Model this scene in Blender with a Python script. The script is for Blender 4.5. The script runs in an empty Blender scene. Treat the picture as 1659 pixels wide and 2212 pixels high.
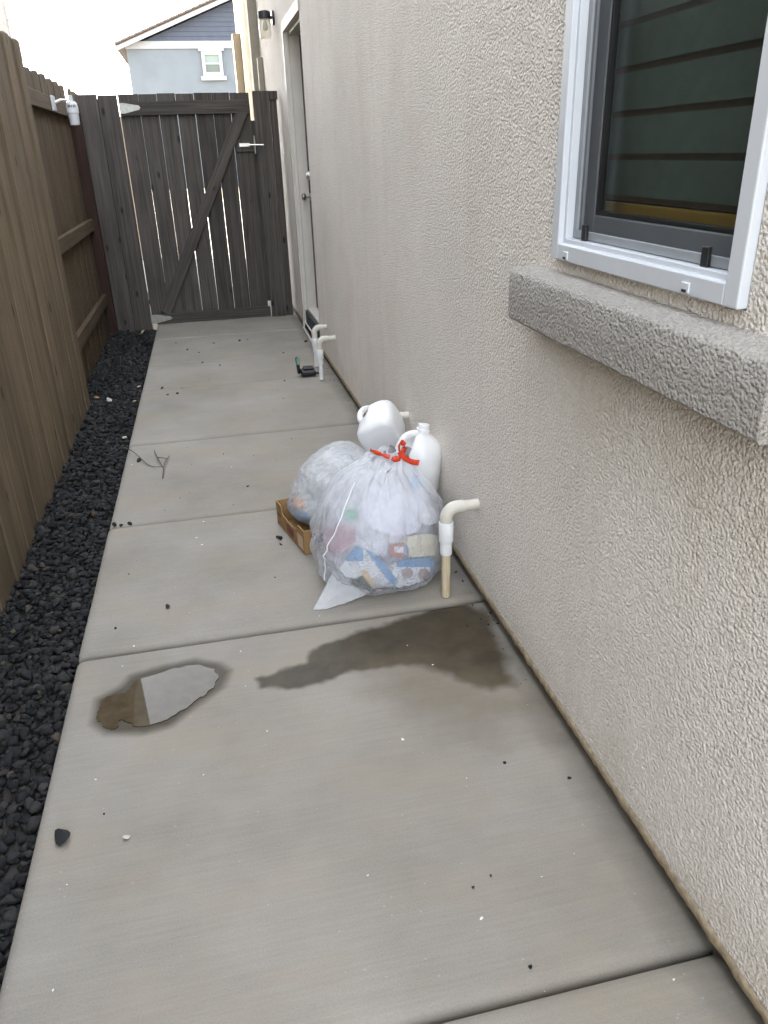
import bpy, bmesh, math, random
import numpy as np
from mathutils import Vector, Matrix, noise, geometry
random.seed(7); np.random.seed(7)
SC = bpy.context.scene
COL = SC.collection
PI = math.pi
# ------------------------------------------------------------------ camera
CAM_H = 1.36
FPX = 1658.5          # focal length for a picture 1659 px wide (26 mm equivalent phone lens)
PITCH, YAW, ROLL = math.radians(25.2), math.radians(11.872), math.radians(-1.872)
_f = Vector((math.sin(YAW)*math.cos(PITCH), math.cos(YAW)*math.cos(PITCH), -math.sin(PITCH)))
_r0 = Vector((math.cos(YAW), -math.sin(YAW), 0)); _u0 = _r0.cross(_f)
_r = _r0*math.cos(ROLL)+_u0*math.sin(ROLL); _u = -_r0*math.sin(ROLL)+_u0*math.cos(ROLL)
cam_d = bpy.data.cameras.new('camera'); cam = bpy.data.objects.new('camera', cam_d); COL.objects.link(cam)
cam.matrix_world = Matrix(((_r.x, _u.x, -_f.x, 0), (_r.y, _u.y, -_f.y, 0), (_r.z, _u.z, -_f.z, CAM_H), (0, 0, 0, 1)))
cam_d.sensor_fit = 'HORIZONTAL'; cam_d.sensor_width = 36; cam_d.lens = 36*FPX/1659
cam_d.clip_start = .02; cam_d.clip_end = 2000
SC.camera = cam
# ------------------------------------------------------------------ light
SUN_AZ, SUN_EL = math.radians(64), math.radians(21)      # azimuth to the left of +Y
w = bpy.data.worlds.new('World'); SC.world = w; w.use_nodes = True
wn = w.node_tree; wn.nodes.clear()
_o = wn.nodes.new('ShaderNodeOutputWorld'); _b = wn.nodes.new('ShaderNodeBackground')
_s = wn.nodes.new('ShaderNodeTexSky'); _s.sky_type = 'NISHITA'; _s.sun_disc = False
_s.sun_elevation = SUN_EL; _s.sun_rotation = -SUN_AZ
_s.air_density = 1.0; _s.dust_density = 3.0; _s.ozone_density = 1.0
_h = wn.nodes.new('ShaderNodeHueSaturation'); _h.inputs['Saturation'].default_value = .30
wn.links.new(_s.outputs[0], _h.inputs['Color']); wn.links.new(_h.outputs[0], _b.inputs[0])
_b.inputs[1].default_value = .15; wn.links.new(_b.outputs[0], _o.inputs[0])
sd = bpy.data.lights.new('sun', 'SUN'); sd.energy = 2.0; sd.angle = math.radians(.6); sd.color = (1, .86, .66)
so = bpy.data.objects.new('sun', sd); COL.objects.link(so)
_sv = Vector((-math.sin(SUN_AZ)*math.cos(SUN_EL), math.cos(SUN_AZ)*math.cos(SUN_EL), math.sin(SUN_EL)))
so.rotation_euler = _sv.to_track_quat('Z', 'Y').to_euler(); so.location = (-6, 8, 12)
SC.view_settings.view_transform = 'Standard'; SC.view_settings.look = 'None'
SC.view_settings.gamma = 1; SC.view_settings.exposure = 4.12
SC.cycles.max_bounces = 8; SC.cycles.diffuse_bounces = 4; SC.cycles.transparent_max_bounces = 10

# ------------------------------------------------------------------ pixel helpers (photo displayed 1659 x 2212)
def ray(x, y):
    return _r*((x-829.5)/FPX) + _u*(-(y-1106)/FPX) + _f
def ground(x, y, z=0.0):
    d = ray(x, y); t = (z-CAM_H)/d.z; return Vector((0, 0, CAM_H)) + d*t
def at_y(x, y, Y):
    d = ray(x, y); return Vector((0, 0, CAM_H)) + d*(Y/d.y)
def at_x(x, y, X):
    d = ray(x, y); return Vector((0, 0, CAM_H)) + d*(X/d.x)

# ------------------------------------------------------------------ object helpers
def link(o, parent=None):
    COL.objects.link(o)
    if parent is not None: o.parent = parent
    return o
def mesh_obj(name, verts, faces, mat=None, parent=None, smooth=False, loc=None):
    me = bpy.data.meshes.new(name); me.from_pydata([tuple(v) for v in verts], [], [tuple(f) for f in faces]); me.update()
    return data_obj(name, me, mat, parent, smooth, loc)
def data_obj(name, me, mat=None, parent=None, smooth=False, loc=None):
    if mat is not None and not me.materials: me.materials.append(mat)
    if smooth: me.polygons.foreach_set('use_smooth', [True]*len(me.polygons))
    o = bpy.data.objects.new(name, me); link(o, parent)
    if loc is not None: o.location = loc
    return o
def bm_obj(name, bm, mat=None, parent=None, smooth=False, loc=None):
    bmesh.ops.recalc_face_normals(bm, faces=bm.faces)
    me = bpy.data.meshes.new(name); bm.to_mesh(me); bm.free()
    return data_obj(name, me, mat, parent, smooth, loc)
def tag(o, label, cat, group=None, kind=None):
    if label: o['label'] = label
    if cat: o['category'] = cat
    if group: o['group'] = group
    if kind: o['kind'] = kind
    return o
def empty(name, loc, label=None, cat=None, group=None, kind=None):
    o = bpy.data.objects.new(name, None); link(o); o.location = loc; o.empty_display_size = .1
    return tag(o, label, cat, group, kind)
def add_box(bm, lo, hi, bev=0, seg=2):
    r = bmesh.ops.create_cube(bm, size=1)
    for v in r['verts']:
        v.co = Vector([(lo[i]+hi[i])/2 + v.co[i]*(hi[i]-lo[i]) for i in range(3)])
    if bev > 0:
        es = list({e for v in r['verts'] for e in v.link_edges})
        bmesh.ops.bevel(bm, geom=es, offset=bev, segments=seg, affect='EDGES', profile=.5)
def box(name, lo, hi, mat, parent=None, bev=0, seg=2, origin=None):
    """box given in the parent's frame; origin = local origin of the mesh"""
    o_ = Vector(origin) if origin is not None else Vector([(a+b)/2 for a, b in zip(lo, hi)])
    bm = bmesh.new(); add_box(bm, Vector(lo)-o_, Vector(hi)-o_, bev, seg)
    return bm_obj(name, bm, mat, parent, False, o_)
def add_tube(bm, pts, rad, n=14, cap=True):
    pts = [Vector(p) for p in pts]; rad = rad if isinstance(rad, (list, tuple)) else [rad]*len(pts)
    rings = []; prev = None
    for i, p in enumerate(pts):
        t = (pts[min(i+1, len(pts)-1)]-pts[max(i-1, 0)]).normalized()
        if prev is None:
            a = t.orthogonal().normalized()
        else:
            a = (prev - t*prev.dot(t)).normalized()
        prev = a; b = t.cross(a)
        rings.append([bm.verts.new(p + (a*math.cos(2*PI*k/n)+b*math.sin(2*PI*k/n))*rad[i]) for k in range(n)])
    for r0, r1 in zip(rings, rings[1:]):
        for k in range(n): bm.faces.new((r0[k], r0[(k+1) % n], r1[(k+1) % n], r1[k]))
    if cap:
        bm.faces.new(rings[0][::-1]); bm.faces.new(rings[-1])
def tube(name, pts, rad, mat, parent=None, n=14, smooth=True):
    bm = bmesh.new(); add_tube(bm, pts, rad, n); o = bm_obj(name, bm, mat, parent, False)
    if smooth: shade_auto(o)
    return o
def shade_auto(o, ang=40):
    me = o.data
    me.polygons.foreach_set('use_smooth', [True]*len(me.polygons))
    bm = bmesh.new(); bm.from_mesh(me)
    for e in bm.edges:
        e.smooth = not (len(e.link_faces) == 2 and e.calc_face_angle(0) > math.radians(ang))
    bm.to_mesh(me); bm.free(); return o
def add_lathe(bm, prof, n=24, c=(0, 0)):
    rings = [[bm.verts.new((c[0]+r*math.cos(2*PI*k/n), c[1]+r*math.sin(2*PI*k/n), z)) for k in range(n)] for r, z in prof]
    for r0, r1 in zip(rings, rings[1:]):
        for k in range(n): bm.faces.new((r0[k], r0[(k+1) % n], r1[(k+1) % n], r1[k]))
    bm.faces.new(rings[0][::-1]); bm.faces.new(rings[-1])
def lathe(name, prof, mat, parent=None, n=24, loc=None):
    bm = bmesh.new(); add_lathe(bm, prof, n); o = bm_obj(name, bm, mat, parent, False, loc); return shade_auto(o)
def in_poly(x, y, P):
    c = False; n = len(P); j = n-1
    for i in range(n):
        if (P[i][1] > y) != (P[j][1] > y) and x < (P[j][0]-P[i][0])*(y-P[i][1])/(P[j][1]-P[i][1])+P[i][0]: c = not c
        j = i
    return c
def smooth_poly(P, it=2):
    for _ in range(it):
        Q = []
        for i in range(len(P)):
            a, b = P[i], P[(i+1) % len(P)]
            Q += [(a[0]*.75+b[0]*.25, a[1]*.75+b[1]*.25), (a[0]*.25+b[0]*.75, a[1]*.25+b[1]*.75)]
        P = Q
    return P
def sdf_np(X, Y, P):
    """signed distance (negative inside) of arrays X, Y to polygon P"""
    d = np.full(X.shape, 1e9); ins = np.zeros(X.shape, bool); n = len(P)
    for i in range(n):
        ax, ay = P[i]; bx_, by_ = P[(i+1) % n]
        ex, ey = bx_-ax, by_-ay; L = ex*ex+ey*ey+1e-12
        t = np.clip(((X-ax)*ex+(Y-ay)*ey)/L, 0, 1)
        d = np.minimum(d, np.hypot(X-ax-t*ex, Y-ay-t*ey))
        cond = ((ay > Y) != (by_ > Y)) & (X < (bx_-ax)*(Y-ay)/((by_-ay) if abs(by_-ay) > 1e-9 else 1e-9)+ax)
        ins ^= cond
    return np.where(ins, -d, d)
def nz(x, y, z, s): return noise.noise(Vector((x*s, y*s, z*s)))

# ------------------------------------------------------------------ materials
class M:
    def __init__(s, name, rough=.6, col=(.5, .5, .5), spec=.3, metal=0):
        s.m = bpy.data.materials.new(name); s.m.use_nodes = True; s.t = s.m.node_tree
        s.p = s.t.nodes['Principled BSDF']; s.out = s.t.nodes['Material Output']
        s.p.inputs['Base Color'].default_value = (*col, 1); s.p.inputs['Roughness'].default_value = rough
        s.p.inputs['Specular IOR Level'].default_value = spec; s.p.inputs['Metallic'].default_value = metal
        s._c = None
    def n(s, typ, **kw):
        nd = s.t.nodes.new('ShaderNode'+typ)
        for k, v in kw.items():
            if k in nd.inputs: nd.inputs[k].default_value = v
            else: setattr(nd, k, v)
        return nd
    def l(s, a, b): s.t.links.new(a, b)
    def coord(s, kind='Object', scale=(1, 1, 1), rnd=False):
        tc = s.n('TexCoord'); mp = s.n('Mapping'); mp.inputs['Scale'].default_value = scale
        if kind == 'World':
            g = s.n('NewGeometry'); s.l(g.outputs['Position'], mp.inputs[0])
        else:
            s.l(tc.outputs[kind], mp.inputs[0])
        if rnd:
            oi = s.n('ObjectInfo'); ml = s.n('Math', operation='MULTIPLY'); ml.inputs[1].default_value = 37.0
            s.l(oi.outputs['Random'], ml.inputs[0]); s.l(ml.outputs[0], mp.inputs['Location'])
        return mp.outputs[0]
    def noise(s, vec, scale, detail=3, rough=.55, dist=0):
        nd = s.n('TexNoise'); nd.inputs['Scale'].default_value = scale; nd.inputs['Detail'].default_value = detail
        nd.inputs['Roughness'].default_value = rough; nd.inputs['Distortion'].default_value = dist
        s.l(vec, nd.inputs['Vector']); return nd.outputs['Fac']
    def ramp(s, fac, stops, interp='LINEAR'):
        r = s.n('ValToRGB'); r.color_ramp.interpolation = interp; e = r.color_ramp.elements
        while len(e) < len(stops): e.new(.5)
        for k, (p, c) in enumerate(stops):
            e[k].position = p; e[k].color = (*c, 1) if len(c) == 3 else c
        s.l(fac, r.inputs[0]); return r.outputs[0]
    def mix(s, fac, a, b, typ='MIX'):
        mx = s.n('Mix', data_type='RGBA', blend_type=typ)
        for k, v in ((0, fac), (6, a), (7, b)):
            if isinstance(v, (int, float)): mx.inputs[k].default_value = v
            elif isinstance(v, tuple): mx.inputs[k].default_value = (*v, 1)
            else: s.l(v, mx.inputs[k])
        return mx.outputs[2]
    def math(s, op, a, b=None):
        nd = s.n('Math', operation=op)
        for k, v in ((0, a), (1, b)):
            if v is None: continue
            if isinstance(v, (int, float)): nd.inputs[k].default_value = v
            else: s.l(v, nd.inputs[k])
        return nd.outputs[0]
    def col(s, c): s.l(c, s.p.inputs['Base Color']); return s
    def bump(s, h, strength=.5, dist=.002):
        b = s.n('Bump'); b.inputs['Strength'].default_value = strength; b.inputs['Distance'].default_value = dist
        s.l(h, b.inputs['Height'])
        if s._c is not None: s.l(s._c, b.inputs['Normal'])
        s._c = b.outputs[0]; s.l(s._c, s.p.inputs['Normal']); return s

def stucco(name, c, contrast=1.0, dist=.0037, dirt=True, gs=128):
    m = M(name, .85, c, .15)
    v = m.coord('World')
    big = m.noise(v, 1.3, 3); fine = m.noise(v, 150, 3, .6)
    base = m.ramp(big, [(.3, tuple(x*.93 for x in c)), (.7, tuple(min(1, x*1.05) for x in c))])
    base = m.mix(.17*contrast, base, m.ramp(fine, [(.38, (.2, .19, .17)), (.62, (1, 1, 1))]), 'MULTIPLY')  # dark grain painted into the colour as shade in the stucco pits
    if dirt:   # faint vertical dirt runs
        st = m.noise(m.coord('World', (9, 9, .55)), 1.0, 4, .6)
        base = m.mix(m.ramp(st, [(.55, (0, 0, 0)), (.8, (.35, .35, .35))]), base, (c[0]*.72, c[1]*.66, c[2]*.58))
    if dirt:   # splashed soil and fading with shapes of their own
        sx = m.n('SeparateXYZ'); m.l(v, sx.inputs[0])
        e = m.math('SUBTRACT', .20, m.math('ADD', sx.outputs['Z'], m.math('MULTIPLY', m.math('SUBTRACT', m.noise(v, 3.5, 5, .65), .5), .9)))
        base = m.mix(m.ramp(e, [(0, (0, 0, 0)), (.35, (.42, .42, .42))]), base, (.50, .42, .31))
        pt = m.noise(m.coord('World', (1, 1, .7)), 2.4, 5, .6)
        base = m.mix(m.ramp(pt, [(.52, (0, 0, 0)), (.72, (.28, .28, .28))]), base, (.62, .53, .42))
    m.col(base)
    n1 = m.noise(v, gs, 3, .6, .15); n2 = m.noise(v, gs*2.3, 2, .6)
    vo = m.n('TexVoronoi'); vo.inputs['Scale'].default_value = gs*1.1; m.l(v, vo.inputs['Vector'])
    h = m.math('ADD', m.math('MULTIPLY', m.ramp(n1, [(.34, (0, 0, 0)), (.64, (1, 1, 1))]), .65), m.math('MULTIPLY', n2, .5))
    h = m.math('SUBTRACT', h, m.math('MULTIPLY', m.ramp(vo.outputs['Distance'], [(.12, (0, 0, 0)), (.75, (1, 1, 1))]), 1.1))
    m.bump(h, 1.0, dist); return m.m
def wood(name, c_dark, c_light, knots=True, grey=.0, rough=.8):
    m = M(name, rough, c_light, .2)
    v = m.coord('Object', (1, 1, 1), True)
    vg = m.coord('Object', (55, 55, 1.6), True); vf = m.coord('Object', (260, 260, 5), True)
    g = m.noise(vg, 1, 4, .6, .6); f = m.noise(vf, 1, 2, .5)
    base = m.ramp(g, [(.28, c_dark), (.72, c_light)])
    base = m.mix(.35, base, m.ramp(f, [(.3, (.45, .43, .4)), (.7, (1, 1, 1))]), 'MULTIPLY')
    blot = m.noise(v, 2.2, 3, .6)
    base = m.mix(m.ramp(blot, [(.45, (0, 0, 0)), (.75, (.4, .4, .4))]), base, tuple(x*.62 for x in c_dark))
    oi = m.n('ObjectInfo'); hv = m.n('HueSaturation')
    m.l(m.math('ADD', m.math('MULTIPLY', oi.outputs['Random'], .38), .8), hv.inputs['Value']); m.l(base, hv.inputs['Color'])
    base = hv.outputs[0]
    if knots:
        vk = m.coord('Object', (8, 8, 3.4), True); k = m.n('TexVoronoi'); k.inputs['Scale'].default_value = 1.0; m.l(vk, k.inputs['Vector'])
        base = m.mix(m.ramp(k.outputs['Distance'], [(.06, (.85, .85, .85)), (.13, (0, 0, 0))]), base, tuple(x*.3 for x in c_dark))
    m.col(base); m.bump(m.math('ADD', g, m.math('MULTIPLY', f, .5)), .6, .0015)
    return m.m
def plain(name, col, rough=.5, spec=.4, metal=0, var=.08, scale=25, bump=0):
    m = M(name, rough, col, spec, metal); v = m.coord('Object')
    n = m.noise(v, scale, 3)
    m.col(m.ramp(n, [(.3, tuple(max(0, x*(1-var)) for x in col)), (.7, tuple(min(1, x*(1+var)) for x in col))]))
    if bump: m.bump(n, .5, bump)
    return m.m

MAT = {}
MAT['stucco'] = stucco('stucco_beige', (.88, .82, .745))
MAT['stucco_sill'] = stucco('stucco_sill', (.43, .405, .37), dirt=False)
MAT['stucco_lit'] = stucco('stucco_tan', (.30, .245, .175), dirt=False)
MAT['trim_tan'] = plain('trim_tan', (.26, .235, .18), .7)
MAT['foundation'] = plain('foundation', (.16, .145, .125), .9, .1, 0, .25, 40, .002)
MAT['screed'] = plain('screed', (.36, .29, .20), .85, .2, 0, .3, 60, .003)
MAT['fence'] = wood('fence_wood', (.100, .074, .044), (.200, .153, .098), True)
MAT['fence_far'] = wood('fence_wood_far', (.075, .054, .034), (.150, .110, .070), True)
MAT['post'] = wood('post_wood', (.030, .017, .014), (.05, .028, .022), False)
MAT['gate'] = wood('gate_wood', (.048, .0425, .038), (.118, .105, .094), True)
MAT['vinyl'] = plain('white_vinyl', (.62, .65, .685), .35, .5, 0, .03, 10)
MAT['vinyl_grey'] = plain('grey_vinyl', (.30, .32, .34), .45, .4, 0, .05, 10)
MAT['paint_cream'] = plain('cream_paint', (.62, .58, .52), .55, .4, 0, .05, 8)
MAT['black'] = plain('black_plastic', (.012, .013, .015), .4, .5, 0, .2, 30)
MAT['rubber'] = plain('black_seal', (.006, .006, .007), .6, .3)
MAT['steel'] = plain('steel', (.55, .54, .52), .28, .5, 1.0, .1, 30)
MAT['galv'] = plain('galvanised', (.34, .34, .31), .45, .5, .7, .15, 40)
MAT['white_plastic'] = plain('white_plastic', (.52, .53, .54), .4, .5, 0, .03)
MAT['pvc_white'] = plain('pvc_white', (.78, .79, .80), .4, .5, 0, .05, 30)
MAT['pvc_cream'] = plain('pvc_cream', (.60, .575, .50), .45, .45, 0, .10, 30)
MAT['dark_step'] = plain('dark_step', (.055, .065, .068), .8, .2, 0, .2, 20)
MAT['cardboard'] = plain('cardboard', (.30, .185, .085), .85, .15, 0, .15, 30)

def mk_pipe_stain():
    m = M('pvc_stained', .5, (.6, .5, .35), .4)
    a = m.noise(m.coord('Object', (60, 60, 7)), 1, 4, .6, .5)
    m.col(m.ramp(a, [(.3, (.36, .22, .10)), (.5, (.58, .48, .32)), (.7, (.68, .62, .48))])); return m.m
MAT['pvc_stained'] = mk_pipe_stain()

def mk_concrete():
    m = M('concrete', .9, (.4, .39, .37), .18)
    v = m.coord('World')
    c0, c1 = (.255, .234, .200), (.350, .325, .287)
    base = m.ramp(m.noise(v, 1.7, 4, .6), [(.3, c0), (.72, c1)])
    br = m.noise(m.coord('World', (5, 120, 1)), 1, 3, .6, .2)                     # broom lines across the path
    base = m.mix(.22, base, m.ramp(br, [(.3, (.55, .54, .52)), (.7, (1, 1, 1))]), 'MULTIPLY')
    gr = m.noise(v, 260, 2, .6)
    base = m.mix(.3, base, m.ramp(gr, [(.3, (.55, .55, .55)), (.65, (1, 1, 1))]), 'MULTIPLY')
    tan = m.noise(m.coord('World', (1, 1.6, 1)), 2.6, 4, .62)
    base = m.mix(m.ramp(tan, [(.48, (0, 0, 0)), (.74, (.55, .55, .55))]), base, (.30, .255, .188))
    dk = m.noise(v, 9, 4, .7)
    base = m.mix(m.ramp(dk, [(.62, (0, 0, 0)), (.82, (.35, .35, .35))]), base, (.2, .19, .17))
    sp = m.n('TexVoronoi'); sp.inputs['Scale'].default_value = 26; m.l(v, sp.inputs['Vector'])
    base = m.mix(m.ramp(sp.outputs['Distance'], [(.03, (.35, .35, .35)), (.07, (0, 0, 0))]), base, (.5, .49, .46))
    # old dirt along the foot of the wall, ragged
    sx = m.n('SeparateXYZ'); m.l(v, sx.inputs[0])
    e = m.math('ADD', sx.outputs['X'], m.math('MULTIPLY', m.math('SUBTRACT', m.noise(v, 7, 4, .65), .5), .10))
    base = m.mix(m.ramp(e, [(.665, (0, 0, 0)), (.735, (.45, .45, .45)), (.78, (.85, .85, .85))]), base, (.085, .076, .062))
    at = m.n('Attribute'); at.attribute_name = 'wet'
    wet = at.outputs['Fac']
    base = m.mix(m.math('MULTIPLY', wet, .98), base, m.ramp(m.noise(v, 14, 4, .6), [(.3, (.040, .031, .018)), (.7, (.064, .051, .032))]))
    st = m.n('Attribute'); st.attribute_name = 'stain'
    base = m.mix(m.math('MULTIPLY', st.outputs['Fac'], .62), base, (.155, .122, .078))
    m.col(base)
    m.l(m.math('SUBTRACT', .92, m.math('MULTIPLY', wet, .42)), m.p.inputs['Roughness'])
    m.bump(m.math('ADD', m.math('MULTIPLY', br, .7), m.math('ADD', m.math('MULTIPLY', gr, .6), m.noise(v, 40, 3))), .55, .0012)
    return m.m
MAT['concrete'] = mk_concrete()
def mk_rock():
    m = M('lava_rock', .88, (.02, .02, .022), .25)
    a = m.n('Attribute'); a.attribute_name = 'rnd'
    c = m.ramp(a.outputs['Fac'], [(0, (.013, .0135, .0145)), (.5, (.023, .0235, .025)), (.85, (.038, .037, .036)), (.97, (.055, .048, .042)), (1, (.10, .08, .06))])
    v = m.coord('World'); n = m.noise(v, 210, 3, .6)
    m.col(m.mix(.5, c, m.ramp(n, [(.3, (.35, .35, .35)), (.7, (1.0, 1.0, 1.0))]), 'MULTIPLY')); m.bump(n, .8, .002); return m.m
MAT['rock'] = mk_rock()
MAT['pale_rock'] = plain('pale_rock', (.42, .36, .27), .85, .2, 0, .25, 60, .001)
MAT['white_rock'] = plain('white_rock', (.46, .44, .40), .8, .2, 0, .15, 60, .001)
MAT['leaf'] = plain('dry_leaf', (.32, .19, .08), .8, .2, 0, .3, 60, .001)
MAT['dirt'] = plain('dirt', (.05, .045, .04), .95, .1, 0, .3, 15, .004)
MAT['pavement'] = plain('pavement', (.42, .39, .35), .9, .15, 0, .1, 6)
MAT['twig'] = plain('twig', (.11, .085, .06), .85, .2, 0, .3, 60)

# ------------------------------------------------------------------ terrain and path
WALL = .751       # face of the stucco
def ground_sheet():
    m = M('ground_dry', .95, (.3, .26, .2), .1); v = m.coord('World')
    m.col(m.ramp(m.noise(v, .6, 5, .6), [(.3, (.26, .22, .17)), (.7, (.36, .32, .26))])); m.bump(m.noise(v, 20, 4), .5, .01)
    o = mesh_obj('ground', [(-400, -400, -.13), (400, -400, -.13), (400, 400, -.13), (-400, 400, -.13)], [(0, 1, 2, 3)], m.m)
    tag(o, 'bare dry ground reaching beyond the fences and houses', 'ground', kind='structure')
ground_sheet()
LE = lambda y: -.535 + .0045*y            # left edge of the path
JOINTS = [-.45, .80, 2.075, 2.99, 4.0, 5.06, 5.73, 6.62, 7.9, 9.2]
SK = .0                                    # joints are square to the wall
PUD = [ground(*q) for q in [(207, 1545), (215, 1520), (238, 1503), (262, 1500), (276, 1496), (288, 1474), (330, 1458), (380, 1444), (425, 1437), (458, 1444), (473, 1458), (466, 1482), (440, 1503), (400, 1532), (362, 1556), (322, 1568), (290, 1572), (270, 1558), (258, 1556), (250, 1578), (232, 1575), (213, 1562)]]
PUD = smooth_poly([(p.x, p.y) for p in PUD], 3)
PUD = [(x+.007*nz(x, y, 0, 38)+.004*nz(x, y, 2, 110), y+.007*nz(x, y, 7, 38)+.004*nz(x, y, 9, 110)) for x, y in PUD]
WETP = [[(p.x, p.y) for p in [ground(*q) for q in Q]] for Q in (
    [(945, 1300), (905, 1325), (850, 1345), (770, 1365), (700, 1388), (668, 1408), (664, 1432), (600, 1448), (556, 1466), (566, 1488), (620, 1490), (690, 1478), (760, 1452), (850, 1438), (905, 1436), (945, 1452), (1000, 1470), (1060, 1492), (1112, 1480), (1098, 1440), (1085, 1400), (1072, 1360), (1052, 1322), (1005, 1300), (975, 1290)],
    [(205, 1548), (212, 1510), (262, 1484), (282, 1462), (330, 1446), (420, 1426), (475, 1436), (496, 1450), (480, 1482), (430, 1522), (370, 1566), (310, 1582), (230, 1584), (204, 1562)])]
STAINP = [(p.x, p.y) for p in [ground(*q) for q in [(800, 1440), (830, 1500), (900, 1540), (1000, 1570), (1060, 1590), (1120, 1560), (1190, 1590), (1230, 1560), (1130, 1480), (1000, 1450), (900, 1430)]]]
path = empty('concrete_path', (0, 0, 0)); path['kind'] = 'structure'
def slab(y0, y1, lift, fine):
    g = .007; R = .030
    y0 += g/2; y1 -= g/2
    res = .0075 if fine else .05
    ys = [y0, y0+.002, y0+.005, y0+.010, y0+.016, y0+.023, y0+.030] + list(np.arange(y0+.036, y1-.034, res)) + [y1-.030, y1-.023, y1-.016, y1-.010, y1-.005, y1-.002, y1]
    xr = .785
    ts = [0, .003, .007, .012, .018, .024] + list(np.arange(.035, 1.30, res)) + [1.305]
    V = []; nx = len(ts); ny = len(ys)
    for y in ys:
        l = LE(y)
        for t in ts:
            x = l + t*(xr-l)/1.305
            dx = x-l; dy = min(y-y0, y1-y)
            def rd(d): return 0 if d >= R else R - math.sqrt(max(0, R*R-(R-d)**2))
            z = lift - rd(dx)*.6 - rd(dy)*.75 + .0012*nz(x, y, 0, 3)
            V.append((x, y, z))
    F = [(j*nx+i, j*nx+i+1, (j+1)*nx+i+1, (j+1)*nx+i) for j in range(ny-1) for i in range(nx-1)]
    # skirts
    b = len(V)
    loop = [i for i in range(nx)] + [j*nx+nx-1 for j in range(1, ny)] + [(ny-1)*nx+i for i in range(nx-2, -1, -1)] + [j*nx for j in range(ny-2, 0, -1)]
    for i in loop: V.append((V[i][0], V[i][1], -.11))
    n = len(loop)
    for k in range(n): F.append((loop[k], b+k, b+(k+1) % n, loop[(k+1) % n]))
    o = mesh_obj('concrete_slab', V, F, MAT['concrete'], path, True)
    if fine:
        A = np.array(V); X, Y = A[:, 0], A[:, 1]
        wob = np.array([.012*nz(x, y, 0, 14)+.006*nz(x, y, 3, 45) for x, y in zip(X, Y)])
        d = sdf_np(X, Y, WETP[0]) + wob*1.3; d2 = sdf_np(X, Y, WETP[1]) + wob*.4
        soft = .009 + .012*np.clip((X-.25)/.5, 0, 1)
        wet = np.clip(.5 - d/(2*soft), 0, 1); wet = np.maximum(wet, np.clip(.62-d2/.030, 0, 1))
        st = np.clip(.5 - (sdf_np(X, Y, STAINP)+wob*5)/.20, 0, 1)*.8
        for nm, arr in (('wet', wet), ('stain', st)):
            at = o.data.attributes.new(nm, 'FLOAT', 'POINT'); at.data.foreach_set('value', arr.astype(np.float32))
    shade_auto(o, 50)
for k in range(len(JOINTS)-1):
    slab(JOINTS[k], JOINTS[k+1], {0: 0, 1: .0, 2: .006, 3: .002, 4: .004}.get(k, .0), k == 1)
pv = box('pavement', (-2.0, 9.25, -.1), (30, 30, -.004), MAT['pavement']); tag(pv, 'sunlit pale paving beyond the gate', 'pavement', kind='structure')
# puddle
def puddle():
    pts = PUD; n = len(pts)
    m = M('puddle_water', .015, (.06, .045, .026), .5); m.p.inputs['IOR'].default_value = 1.26
    v = m.coord('World'); m.col(m.ramp(m.noise(v, 30, 4), [(.3, (.058, .043, .024)), (.7, (.085, .066, .040))]))
    m.bump(m.noise(v, 9, 2), .01, .002)
    tri = geometry.tessellate_polygon([[Vector((x, y, 0)) for x, y in pts]])
    V = [(x, y, .0024) for x, y in pts]+[(x, y, .0002) for x, y in pts]
    F = [tuple(t) for t in tri]+[(k, k+n, (k+1) % n+n, (k+1) % n) for k in range(n)]
    bm_ = bmesh.new(); vs_ = [bm_.verts.new(v) for v in V]
    for f in F: bm_.faces.new([vs_[q] for q in f])
    bmesh.ops.recalc_face_normals(bm_, faces=bm_.faces)
    if sum(f.normal.z for f in bm_.faces) < 0: bmesh.ops.reverse_faces(bm_, faces=bm_.faces)
    V = [v.co.copy() for v in bm_.verts]; bm_.verts.index_update(); F = [[v.index for v in f.verts] for f in bm_.faces]; bm_.free()
    o = mesh_obj('puddle', V, F, m.m, None, False); tag(o, 'shallow oval puddle mirroring the sky on the concrete path', 'puddle', kind='structure')
puddle()
# gravel bed
def rock_proto(seed, sub=2):
    bm = bmesh.new(); bmesh.ops.create_icosphere(bm, subdivisions=sub, radius=1)
    rs = random.Random(seed); off = Vector((rs.uniform(-9, 9), rs.uniform(-9, 9), rs.uniform(-9, 9)))
    sx, sy, sz = rs.uniform(.85, 1.25), rs.uniform(.7, 1), rs.uniform(.5, .8)
    planes = [(Vector((rs.gauss(0, 1), rs.gauss(0, 1), rs.gauss(0, 1))).normalized(), rs.uniform(.42, .74)) for _ in range(9)]
    for v in bm.verts:
        c = v.co.copy()
        for nrm, dd in planes:
            t = c.dot(nrm)
            if t > dd: c -= nrm*(t-dd)*.95
        c *= 1.12 + .16*noise.noise(c*1.7+off)+.07*noise.noise(c*4+off)
        v.co = Vector((c.x*sx, c.y*sy, c.z*sz))
    bm.verts.ensure_lookup_table()
    V = np.array([v.co[:] for v in bm.verts]); F = np.array([[v.index for v in f.verts] for f in bm.faces]); bm.free()
    return V, F
PROTO = [rock_proto(s) for s in range(9)]
def rot_rand(rs):
    a, b, c = rs.uniform(-.6, .6), rs.uniform(-.6, .6), rs.uniform(0, 2*PI)
    return np.array((Matrix.Rotation(c, 3, 'Z') @ Matrix.Rotation(a, 3, 'X') @ Matrix.Rotation(b, 3, 'Y')))
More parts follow.
